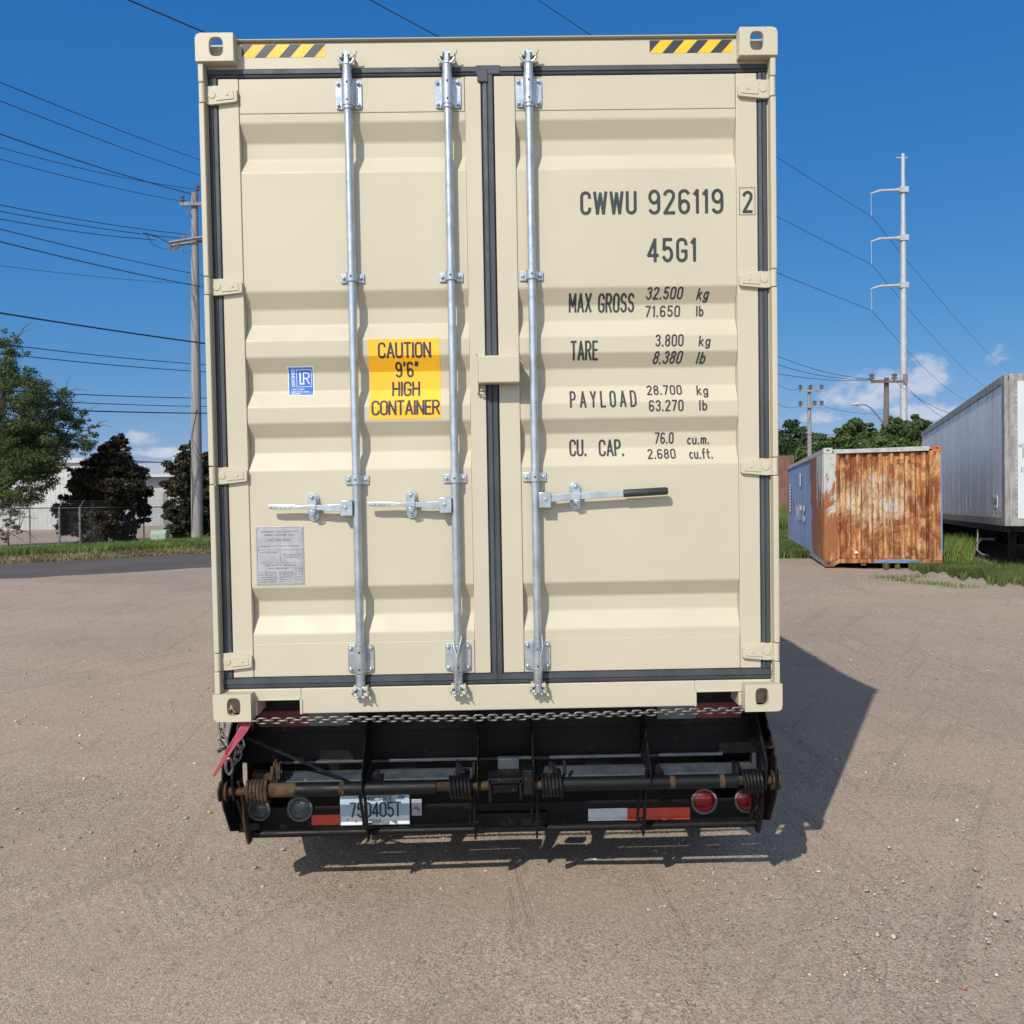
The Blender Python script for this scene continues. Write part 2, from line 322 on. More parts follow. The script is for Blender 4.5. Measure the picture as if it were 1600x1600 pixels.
M = dict(
 beige=m_beige(), black=m_black(), dirtyblack=m_black('scuffed_black_paint', .10), panelblack=m_black('dull_black_paint', .02, (.0045,.0047,.005)), mud=m_mud(), galv=m_galv(), ground=m_ground(), asph=m_asph(),
 gasket=simple('dark_rubber_gasket', (.036,.042,.052), (.052,.060,.072), 8, .5, r2=.68, bump=.15, stretch=(1,1,.3)),
 grip=simple('black_grip_rubber', (.018,.022,.027), (.03,.034,.04), 30, .55, bump=.1),
 ink=simple('dark_green_decal_ink', (.017,.026,.028), (.028,.037,.038), 25, .5),
 inkblack=simple('black_decal_ink', (.022,.024,.03), (.035,.037,.042), 25, .5),
 inkfaint=simple('etched_plate_ink', (.16,.155,.155), (.22,.21,.21), 60, .6),
 yellow=simple('yellow_caution_vinyl', (.86,.43,.012), (.90,.48,.02), 5, .42),
 tapeblack=simple('black_hazard_vinyl', (.018,.024,.036), (.028,.035,.05), 9, .45),
 blue=simple('blue_certificate_vinyl', (.03,.13,.46), (.045,.165,.52), 9, .4), white=simple('white_vinyl', (.72,.72,.70), (.8,.8,.78), 9, .45),
 plate=simple('etched_aluminium_plate', (.33,.33,.35), (.42,.42,.44), 16, .42, .35, r2=.6),
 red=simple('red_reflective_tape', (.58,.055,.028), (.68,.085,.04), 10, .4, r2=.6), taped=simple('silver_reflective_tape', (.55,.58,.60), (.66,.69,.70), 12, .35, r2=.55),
 lens=simple('red_lamp_lens', (.17,.003,.006), (.26,.007,.010), 40, .18, bump=.5, bscale=160, bdist=.002), lensdark=simple('shaded_grey_lamp_lens', (.05,.06,.07), (.10,.115,.125), 40, .15, bump=.5, bscale=160, bdist=.002),  # grey lens colour darkened further; the pipe's shade is painted in
 rubber=simple('worn_grey_rubber', (.10,.095,.09), (.16,.15,.14), 20, .75), tyre=simple('tyre_rubber', (.018,.018,.018), (.035,.033,.03), 12, .85),
 plateblue=simple('blue_white_plate_sheet', (.33,.45,.55), (.40,.52,.61), 5, .4), binder=simple('scuffed_red_lever_paint', (.36,.045,.065), (.24,.03,.05), 22, .5, bump=.2),
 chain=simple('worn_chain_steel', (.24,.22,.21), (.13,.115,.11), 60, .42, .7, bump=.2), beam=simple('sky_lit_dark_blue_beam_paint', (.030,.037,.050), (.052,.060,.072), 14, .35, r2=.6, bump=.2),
 wood=m_wood(), steelpole=simple('grey_galvanised_pole', (.36,.37,.38), (.43,.44,.45), 3, .55, .2), wire=simple('dark_wire_jacket', (.018,.024,.035), (.03,.036,.05), 5, .6),
 ceramic=simple('brown_glazed_insulator', (.10,.085,.08), (.16,.14,.13), 20, .35), rust=m_rust(), pale=m_pale(),
 darkrust=simple('flat_red_oxide_rust', (.155,.055,.032), (.22,.085,.045), 5, .85, stretch=(1,1,.4), bump=.3), orange=simple('faded_orange_paint', (.45,.13,.055), (.33,.10,.05), 12, .7),
 sideblue=simple('faded_blue_side_paint', (.105,.155,.28), (.14,.195,.32), 1.3, .55, stretch=(1,1,.5)), topgrey=simple('chalky_grey_rail_paint', (.40,.42,.41), (.30,.27,.23), 4, .7),
 tw=m_trailer('white_trailer_sheet', (.60,.625,.66)), twr=m_trailer('bright_trailer_door_sheet', (.52,.55,.56)), trim=simple('oxidised_aluminium_trim', (.20,.19,.18), (.32,.31,.30), 7, .6, .3, stretch=(1,1,.4), r2=.8),
 boxcar=simple('brown_boxcar_paint', (.16,.075,.055), (.21,.105,.08), 2, .8), bark=simple('tree_bark', (.07,.055,.042), (.12,.10,.08), 9, .9, bump=.5, stretch=(1,1,.3), bdist=.02),
 metalwall=simple('white_metal_cladding', (.42,.42,.405), (.47,.47,.455), 1, .6), greywall=simple('grey_metal_cladding', (.33,.34,.36), (.38,.39,.41), 1, .6), roof=simple('grey_roof_sheet', (.36,.40,.42), (.42,.45,.47), 2, .55),
 glass=simple('dark_window_glass', (.02,.025,.03), (.04,.045,.05), 3, .08), bollard=simple('yellow_bollard_paint', (.55,.33,.04), (.48,.29,.05), 6, .6), cabinet=simple('pale_green_cabinet_paint', (.22,.30,.22), (.26,.34,.26), 5, .6),
 fence=simple('dull_fence_steel', (.16,.16,.155), (.24,.235,.23), 12, .65, .5),
 leafL=leafmat('feathery_green_leaves', (.060,.10,.030), (.115,.155,.055), (.16,.15,.06)), leafM=leafmat('dark_glossy_magnolia_leaves', (.016,.021,.010), (.038,.040,.020), (.13,.06,.036), .12),
 leafR=leafmat('summer_green_leaves', (.06,.10,.03), (.125,.185,.06), (.18,.22,.09)), leafF=leafmat('distant_wood_leaves', (.04,.07,.03), (.07,.11,.045), None),
 grass=leafmat('green_verge_grass', (.10,.17,.03), (.18,.27,.06), (.26,.24,.10), .3), grassdark=leafmat('rough_yard_grass', (.06,.11,.022), (.12,.18,.045), (.24,.21,.09), .25),
 dry=leafmat('dry_verge_grass', (.24,.18,.09), (.32,.26,.14), (.13,.16,.06), .2),
 stone=None,
 reddull=simple('shaded_red_reflective_tape', (.16,.018,.020), (.21,.028,.028), 10, .5), tapeddull=simple('shaded_silver_reflective_tape', (.13,.145,.16), (.18,.195,.21), 12, .45))  # darker tape copies with the shade under the sill painted into them
def m_stone():
    n = NT('mixed_river_gravel'); g = n.N.new('ShaderNodeNewGeometry'); r = g.outputs['Random Per Island']
    cr = n.N.new('ShaderNodeValToRGB'); n.L.new(r, cr.inputs[0]); e = cr.color_ramp; e.interpolation = 'CONSTANT'
    cols = [(0,(.40,.335,.26)),(.25,(.30,.255,.21)),(.45,(.46,.40,.32)),(.62,(.22,.19,.16)),(.74,(.36,.34,.32)),(.84,(.55,.51,.45)),(.90,(.33,.16,.09)),(.94,(.50,.36,.17)),(.97,(.66,.63,.58))]
    for i, (p, c) in enumerate(cols):
        el = e.elements[i] if i < 2 else e.elements.new(p)
        el.position = p; el.color = (*c, 1)
    return n.done(cr.outputs[0], .85, 0, .25)
M['stone'] = m_stone()
# ------------------------------------------------------------------ ground
def axis(fine0, fine1, step, far0, far1, grow=1.16):
    a = list(np.arange(fine0, fine1, step)); s = step; v = a[-1]
    while v < far1: s *= grow; v += s; a.append(v)
    s = step; v = fine0; b = []
    while v > far0: s *= grow; v -= s; b.append(v)
    return np.array(b[::-1]+a)
XS = axis(-9, 11, .1, -1500, 1500); YS = axis(-2, 16, .1, -60, 2500, 1.13)
XX, YY = np.meshgrid(XS, YS, indexing='ij')
ZZ = np.vectorize(terr)(XX, YY)
for k in range(26):
    a = rng.uniform(0, 2*PI); l = rng.uniform(.5, 5); ZZ += .0016*l**.8*np.sin((XX*math.cos(a)+YY*math.sin(a))*2*PI/l+rng.uniform(0, 6))*np.exp(-np.maximum(0, YY-20)/15)*np.exp(-np.maximum(0, abs(XX)-25)/15)
nx, ny = XX.shape; idx = np.arange(nx*ny).reshape(nx, ny)
FQ = np.stack([idx[:-1, :-1], idx[1:, :-1], idx[1:, 1:], idx[:-1, 1:]], -1).reshape(-1, 4)
tag(npmesh('ground', np.stack([XX, YY, ZZ], -1).reshape(-1, 3), FQ, M['ground'], smooth=True), kind='structure')
# ------------------------------------------------------------------ stroke lettering
def arc(cx, cy, rx, ry, a0, a1, n=9):
    return [(cx+rx*math.cos(math.radians(a0+(a1-a0)*i/n)), cy+ry*math.sin(math.radians(a0+(a1-a0)*i/n))) for i in range(n+1)]
def glyphs():
    g = {}
    O = arc(.2,.8,.2,.2,0,180)+arc(.2,.2,.2,.2,180,360)+[(.4,.8)]
    g['0'] = g['O'] = (.4, [O]); g['1'] = (.14, [[(0,.84),(.12,1),(.12,0)]])
    g['2'] = (.4, [arc(.2,.79,.2,.21,165,-15)+[(.36,.62),(0,0),(.41,0)]])
    g['3'] = (.4, [arc(.2,.775,.19,.225,160,-85)+arc(.2,.275,.2,.275,85,-160)])
    g['4'] = (.42, [[(.31,0),(.31,1),(0,.26),(.43,.26)]])
    g['5'] = (.4, [[(.37,1),(.05,1),(.03,.56)]+arc(.2,.31,.2,.31,130,-155)])
    six = [arc(.2,.79,.2,.21,25,180)+[(0,.30)], arc(.2,.27,.2,.27,0,360,18)]
    g['6'] = (.4, six); g['9'] = (.4, [[(.4-x, 1-y) for x, y in p] for p in six])
    g['7'] = (.4, [[(0,1),(.4,1),(.13,0)]]); g['8'] = (.4, [arc(.2,.77,.18,.23,0,360,16), arc(.2,.27,.2,.27,0,360,16)])
    g['C'] = (.4, [arc(.2,.8,.2,.2,-10,180)+arc(.2,.2,.2,.2,180,370)]); g['G'] = (.4, [arc(.2,.8,.2,.2,-10,180)+arc(.2,.2,.2,.2,180,360)+[(.4,.45),(.22,.45)]])
    g['U'] = (.4, [[(0,1)]+arc(.2,.2,.2,.2,180,360)+[(.4,1)]]); g['W'] = (.56, [[(0,1),(.13,0),(.28,.95),(.43,0),(.56,1)]])
    g['M'] = (.46, [[(0,0),(0,1),(.23,.3),(.46,1),(.46,0)]]); g['A'] = (.42, [[(0,0),(.21,1),(.42,0)], [(.075,.3),(.345,.3)]])
    g['X'] = (.4, [[(0,0),(.4,1)], [(0,1),(.4,0)]]); g['R'] = (.4, [[(0,0),(0,1),(.2,1)]+arc(.2,.75,.19,.25,85,-90)+[(0,.5)], [(.2,.5),(.4,0)]])
    g['P'] = (.38, [[(0,0),(0,1),(.2,1)]+arc(.2,.74,.18,.26,85,-90)+[(0,.48)]]); g['S'] = (.4, [arc(.2,.77,.19,.23,15,265)+arc(.2,.27,.2,.27,80,-165)])
    g['T'] = (.38, [[(0,1),(.38,1)], [(.19,1),(.19,0)]]); g['E'] = (.33, [[(.33,1),(0,1),(0,0),(.34,0)], [(0,.52),(.3,.52)]]); g['F'] = (.33, [[(.33,1),(0,1),(0,0)], [(0,.52),(.3,.52)]])
    g['Y'] = (.4, [[(0,1),(.2,.5),(.2,0)], [(.4,1),(.2,.5)]]); g['L'] = (.33, [[(0,1),(0,0),(.34,0)]]); g['D'] = (.4, [[(0,0),(0,1),(.15,1)]+arc(.15,.75,.25,.25,80,0)+arc(.15,.25,.25,.25,0,-80)+[(.15,0),(0,0)]])
    g['H'] = (.4, [[(0,0),(0,1)], [(.4,0),(.4,1)], [(0,.52),(.4,.52)]]); g['I'] = (.02, [[(.01,0),(.01,1)]]); g['N'] = (.4, [[(0,0),(0,1),(.4,0),(.4,1)]])
    g['V'] = (.4, [[(0,1),(.2,0),(.4,1)]]); g['B'] = (.4, [[(0,0),(0,1),(.2,1)]+arc(.2,.76,.17,.24,85,-90)+arc(.2,.26,.2,.26,90,-90)+[(0,0)]]); g['J'] = (.3, [[(.3,1),(.3,.2)]+arc(.15,.2,.15,.2,0,-170)])
    g['K'] = (.4, [[(0,0),(0,1)], [(.38,1),(0,.42)], [(.12,.58),(.4,0)]])
    g['k'] = (.34, [[(0,0),(0,1)], [(.3,.64),(0,.28)], [(.1,.38),(.34,0)]]); g['g'] = (.34, [arc(.17,.33,.17,.31,0,360,14), [(.34,.64),(.34,-.1)]+arc(.17,-.1,.17,.15,0,-160)])
    g['l'] = (.04, [[(.02,0),(.02,1)]]); g['b'] = (.34, [[(0,0),(0,1)], arc(.17,.32,.17,.32,0,360,14)]); g['c'] = (.3, [arc(.17,.32,.17,.32,50,310)])
    g['u'] = (.34, [[(0,.64)]+arc(.17,.18,.17,.18,180,360)+[(.34,.64)], [(.34,.3),(.34,0)]]); g['m'] = (.5, [[(0,0),(0,.64)], [(0,.45)]+arc(.125,.5,.125,.14,180,0)+[(.25,0)], [(.25,.45)]+arc(.375,.5,.125,.14,180,0)+[(.5,0)]])
    g['f'] = (.26, [[(.1,0),(.1,.8)]+arc(.24,.8,.14,.2,180,80), [(0,.62),(.26,.62)]]); g['t'] = (.26, [[(.1,.95),(.1,.15)]+arc(.22,.15,.12,.15,180,280), [(0,.64),(.26,.64)]])
    g['.'] = (.05, [[(.02,-.02),(.02,.07)]]); g[','] = (.08, [[(.06,.08),(.02,-.12)]]); g["'"] = (.08, [[(.07,1.02),(.03,.8)]]); g['"'] = (.2, [[(.07,1.02),(.03,.8)], [(.19,1.02),(.15,.8)]])
    g['w'] = (.44, [[(0,.64),(.11,0),(.22,.6),(.33,0),(.44,.64)]]); g['-'] = (.3, [[(0,.5),(.3,.5)]]); g[' '] = (.30, [])
    return g
GL = glyphs()
def ribbon(vs, fs, pl, w, off):
    P = [Vector((*p, 0)) for p in pl]; n = len(P); b = len(vs)
    for i, p in enumerate(P):
        d0 = (P[i]-P[i-1]).normalized() if i else (P[1]-P[0]).normalized(); d1 = (P[i+1]-P[i]).normalized() if i < n-1 else d0
        if d0.length < 1e-6: d0 = d1
        if d1.length < 1e-6: d1 = d0
        t = (d0+d1); t = t.normalized() if t.length > .3 else d0
        c = max(.45, abs(t.dot(d0))); nn = Vector((-t.y, t.x, 0))*w/2/c
        e = Vector((0, 0, 0))
        closed = n > 3 and (P[0]-P[-1]).length < 1e-4
        if i == 0 and not closed: e = -d0*w*.35
        if i == n-1 and not closed: e = d0*w*.35
        vs += [(p+nn+e).to_tuple()[:2]+(off,), (p-nn+e).to_tuple()[:2]+(off,)]
    fs += [(b+2*i, b+2*i+1, b+2*i+3, b+2*i+2) for i in range(n-1)]
def layout(txt, gap=.2):
    out = []; x = 0
    for ch in txt:
        w, st = GL[ch]; out.append((x, st)); x += w+gap
    return out, x-gap
def text2d(txt, x0, x1, z0, z1, sw, shear=0, gap=.2):
    lay, tw = layout(txt, gap); H = z1-z0-sw; sx = (x1-x0-sw)/tw; vs = []; fs = []; q = 0
    for gx, st in lay:
        for pl in st:
            pts = [(x0+sw/2+(gx+px)*sx+shear*(py-.5)*H, z0+sw/2+py*H) for px, py in pl]
            run = [pts[0]]                       # a stroke is cut in two where it turns sharply
            for i in range(1, len(pts)):
                run.append(pts[i])
                if i < len(pts)-1:
                    a = Vector(pts[i])-Vector(pts[i-1]); b = Vector(pts[i+1])-Vector(pts[i])
                    if a.length > 1e-6 and b.length > 1e-6 and a.normalized().dot(b.normalized()) < .35:
                        ribbon(vs, fs, run, sw, q*.00008); q = (q+1) % 6; run = [pts[i]]
            ribbon(vs, fs, run, sw, q*.00008); q = (q+1) % 6
    return vs, fs
# corrugation of the door sheet: (z, recessed?)  read from top to bottom
BRK = [(3.481,0),(3.444,0),(3.368,1),(3.299,1),(3.236,0),(2.733,0),(2.661,1),(2.593,1),(2.525,0),(2.454,0),(2.389,1),(2.310,1),(2.241,0),(2.173,0),(2.110,1),(2.044,1),(1.970,0),(1.466,0),(1.402,1),(1.338,1),(1.263,0),(1.224,0)]
YO, YI = .0615, .0985
def prof(z):
    if z >= BRK[0][0] or z <= BRK[-1][0]: return YO-.003
    for (a, s0), (b, s1) in zip(BRK, BRK[1:]):
        if b <= z <= a:
            t = (a-z)/(a-b); return YO+(YI-YO)*(s0+(s1-s0)*t)
    return YO
def decal(name, vs, fs, mat, parent, lift, flat=None, label=None):
    "2-D faces (x,z,offset) cut along the corrugation edges and laid on the sheet"
    bm = bmesh.new(); bv = [bm.verts.new((v[0], v[2], v[1])) for v in vs]   # y holds the tiny per-stroke offset
    for f in fs:
        try: bm.faces.new([bv[i] for i in f])
        except ValueError: pass
    if flat is None:
        for z, _ in BRK:
            bmesh.ops.bisect_plane(bm, geom=bm.verts[:]+bm.edges[:]+bm.faces[:], plane_co=(0, 0, z), plane_no=(0, 0, 1))
    for v in bm.verts:
        v.co.y = (prof(v.co.z) if flat is None else flat)-lift-v.co.y
    for f in bm.faces:
        if f.normal.length == 0: f.normal_update()
    bm.normal_update()
    for f in bm.faces:
        if f.normal.y > 0: f.normal_flip()
    me = bpy.data.meshes.new(name); bm.to_mesh(me); bm.free(); me.materials.append(mat)
    o = link(bpy.data.objects.new(name, me), parent)
    if label: o['label'] = label
    return o
def rect2d(x0, x1, z0, z1, off=0): return [(x0,z0,off),(x1,z0,off),(x1,z1,off),(x0,z1,off)], [(0,1,2,3)]
def merge(lst):
    V = []; Fs = []
    for v, f in lst:
        b = len(V); V += v; Fs += [tuple(b+i for i in q) for q in f]
    return V, Fs
def UB(x0, x1, y0, y1, y=.075):
    xm, ym = (x0+x1)/2, (y0+y1)/2
    return U(x0, ym, y).x, U(x1, ym, y).x, U(xm, y1, y).z, U(xm, y0, y).z
# ------------------------------------------------------------------ shipping container
LEN = 12.19; Z0, Z1 = .9, 3.796
C = empty('shipping_container', (0, 0, 0), 'new tall cream shipping container with double doors and galvanised lock rods, on the trailer', 'shipping container')
def P(name, mb, mat, parent=None, **k): return mb.build(name, mat, parent or C, **k)
B = M['beige']
for sx in (-1, 1):
    for top in (0, 1):
        for back in (0, 1):
            z0, z1 = (Z1-.118, Z1) if top else (Z0, Z0+.118)
            xi, xo = sx*1.058, sx*1.219; a, b = sorted((xi, xo)); zc = z0+.060 if top else z0+.064; hx = sx*1.131
            mb = MB()
            if back: mb.X = Matrix.Translation((0, LEN, 0)) @ Matrix.Diagonal((1, -1, 1, 1))
            mb.ringplate(a, b, z0, z1, hx, zc, .0285, .0385, 0, .026, rad=.022, rc=((sx, 1 if top else -1),))
            mb.box(xi, xi+sx*.012, .026, .178, z0, z1)                                          # inner cheek
            mb.box(xi+sx*.012, xo-sx*.012, .160, .178, z0, z1)
            # top / bottom plate with a large aperture, outer cheek with a slot (built as bars)
            zt0, zt1 = (z1-.022, z1) if top else (z0, z0+.022)
            mb.box(xi+sx*.012, xi+sx*.030, .026, .160, zt0, zt1); mb.box(xo-sx*.034, xo-sx*.012, .026, .160, zt0, zt1)
            zz0, zz1 = (z0, z0+.018) if top else (z1-.018, z1)
            mb.box(xi+sx*.012, xo-sx*.012, .026, .160, zz0, zz1)
            mb.box(xo-sx*.012, xo-sx*.001, .026, .055, z0+.003, z1-.003); mb.box(xo-sx*.012, xo-sx*.001, .130, .177, z0+.003, z1-.003)
            mb.box(xo-sx*.012, xo-sx*.001, .055, .130, z0+.003, z0+.03); mb.box(xo-sx*.012, xo-sx*.001, .055, .130, z1-.03, z1-.003)
            P('corner_casting', mb, B, bevel=.0035)
# corner posts (segments parted at the hinge knuckles)
HZ = [(3.555, .040), (2.752, .036), (1.952, .037), (1.153, .038)]
for sx in (-1, 1):
    mb = MB(); zs = [Z1-.118]+[q for z, h in HZ for q in (z+h+.0035, z-h-.0035)]+[Z0+.118]
    for i in range(0, len(zs), 2):
        mb.box(sx*1.190, sx*1.2125, .010, .06, zs[i+1], zs[i])
    mb.box(sx*1.1875, sx*1.206, .06, .13, Z0+.118, Z1-.118); mb.box(sx*1.10, sx*1.206, .13, .17, Z0+.118, Z1-.118)
    P('corner_post', mb, B, bevel=.004)
mb = MB(); mb.box(-1.1875, 1.1875, .060, .13, 3.668, 3.772); mb.box(-1.058, 1.058, .078, .13, 3.772, 3.786); mb.box(-1.058, 1.058, .052, .16, 3.786, 3.791)
hdr = P('header', mb, B, bevel=.003)
mb = MB(); mb.box(-.855, .855, .058, .13, .916, 1.027); mb.box(-1.1875, -.855, .058, .13, .981, 1.027); mb.box(.855, 1.1875, .058, .13, .981, 1.027)
for sx in (-1, 1):
    mb.box(sx*.849, sx*.861, .052, .20, .914, .981); mb.box(sx*.861, sx*1.058, .052, .20, .976, .984); mb.box(sx*1.044, sx*1.058, .056, .2, .914, .976)
sill = P('sill', mb, B, bevel=.004)
# shell
mb = MB(); x = 1.2; n = int((LEN-.5)/.278); y = .18; pts = []
while y < LEN-.2:
    pts += [(y, 0), (y+.07, 0), (y+.138, .036), (y+.208, .036)]; y += .276
pts.append((LEN-.18, 0))
for sx, nm in ((-1, 'side_wall'), (1, 'side_wall')):
    mb = MB(); vs = []
    for (yy, d) in pts: vs += [(sx*(1.205-d), yy, 1.02), (sx*(1.205-d), yy, 3.74)]
    k = len(vs)
    for (yy, d) in pts: vs += [(sx*(1.203-d), yy, 1.02), (sx*(1.203-d), yy, 3.74)]
    fs = [(2*i, 2*i+2, 2*i+3, 2*i+1) for i in range(len(pts)-1)]; fs += [tuple(k+j for j in f) for f in fs]
    mb.add(vs, fs); P(nm, mb, B)
    mb = MB(); mb.box(sx*1.145, sx*1.208, .18, LEN-.18, 3.735, 3.79); P('top_rail', mb, B, bevel=.004)
    mb = MB(); mb.box(sx*1.155, sx*1.208, .18, LEN-.18, .92, 1.03); P('bottom_rail', mb, B, bevel=.004)
mb = MB(); y = .16
while y < LEN-.2: mb.box(-1.145, 1.145, y, y+.12, 3.755, 3.785); mb.box(-1.145, 1.145, y+.12, y+.21, 3.755, 3.772); y += .21
P('roof', mb, B)
mb = MB(); mb.box(-1.15, 1.15, .2, LEN-.2, .93, 1.0); P('floor', mb, M['panelblack'])
mb = MB(); mb.box(-1.20, 1.20, LEN-.1, LEN-.06, 1.0, 3.75); P('front_wall', mb, B)
mb = MB(); mb.box(-1.10, 1.10, .135, .145, 1.0, 3.68); P('door_backing', mb, M['panelblack'])
# doors
def door(x0, x1, xa, xb):
    "leaf outer edges x0..x1, sheet between xa..xb"
    mb = MB()
    mb.box(x0, xa-.0012, .0555, .105, 1.079, 3.627); mb.box(xb+.0012, x1, .0555, .105, 1.079, 3.627)
    mb.box(xa+.0005, xb-.0005, .0585, .105, 3.4818, 3.6268); mb.box(xa+.0005, xb-.0005, .0585, .105, 1.0792, 1.2235)
    d = P('door', mb, B, bevel=.0028)
    vs = []
    for z, s in BRK: vs += [(xa, YO+(YI-YO)*s, z), (xb, YO+(YI-YO)*s, z)]
    q = MB(); q.add(vs, [(2*i, 2*i+2, 2*i+3, 2*i+1) for i in range(len(BRK)-1)])
    o = P('door_panel', q, B, d)
    bv = o.modifiers.new('bevel', 'BEVEL'); bv.width = .006; bv.segments = 3; bv.limit_method = 'ANGLE'; bv.angle_limit = .3
    return d
DL = door(-1.143, -.0325, -1.056, -.101); DR = door(.0245, 1.143, .114, 1.053)
# gaskets: extrusion with a fold along the middle
def gasket_v(x0, x1, z0, z1, par, kink=False):
    mb = MB(); w = x1-x0
    mb.prism([(x0,.066),(x0+w*.12,.056),(x0+w*.42,.0535),(x0+w*.5,.0575),(x0+w*.58,.0515),(x0+w*.9,.052),(x1,.064),(x1,.1),(x0,.1)], 2, z0, z1); return P('gasket', mb, M['gasket'], par)
def gasket_h(x0, x1, z0, z1, par):
    mb = MB(); w = z1-z0; mb.prism([(.066,z0),(.056,z0+w*.12),(.0535,z0+w*.30),(.0575,z0+w*.36),(.052,z0+w*.46),(.0525,z0+w*.9),(.064,z1),(.1,z1),(.1,z0)], 0, x0, x1); return P('gasket', mb, M['gasket'], par)
gasket_v(-1.186, -1.1445, 1.078, 3.628, DL); gasket_v(1.1445, 1.186, 1.078, 3.628, DR); gasket_v(-.0300, .0215, 1.05, 3.64, DL)
gasket_h(-1.186, -.006, 3.629, 3.667, DL); gasket_h(-.004, 1.186, 3.6295, 3.6665, DR); gasket_h(-1.186, -.004, 1.028, 1.0775, DL); gasket_h(-.002, 1.186, 1.0285, 1.077, DR)
mb = MB(); mb.box(-.052, .052, .0492, .06, 3.632, 3.672); mb.prism([(-.046,.047),(-.0,.047),(-.0,.06),(-.046,.06)], 2, 3.60, 3.66); P('gasket', mb, M['gasket'], DL, bevel=.005)
# hinges
for sx, par in ((-1, DL), (1, DR)):
    for z, h in HZ:
        mb = MB(); X = lambda v: sx*v
        mb.cyl((X(1.2005), .0235, z-h), (X(1.2005), .0235, z+h), .0135, n=16)
        mb.prism([(X(1.201), z-h*.98), (X(1.201), z+h*.98), (X(1.168), z+h*.9), (X(1.150), z+h*.98), (X(1.068), z+h*.62), (X(1.059), z+h*.5), (X(1.059), z-h*.62), (X(1.066), z-h*.74), (X(1.165), z-h*1.02)], 1, .0375, .0565)
        mb.prism([(X(1.148), z+h*.70), (X(1.075), z+h*.42), (X(1.071), z-h*.45), (X(1.145), z-h*.62)], 1, .0345, .0377)
        mb.cyl((X(1.165), .0345, z), (X(1.165), .046, z), .016, .0175, 18); mb.cyl((X(1.1), .0320, z), (X(1.1), .046, z), .006, .008, 12)
        P('hinge', mb, B, par, bevel=.0022, smooth=True)
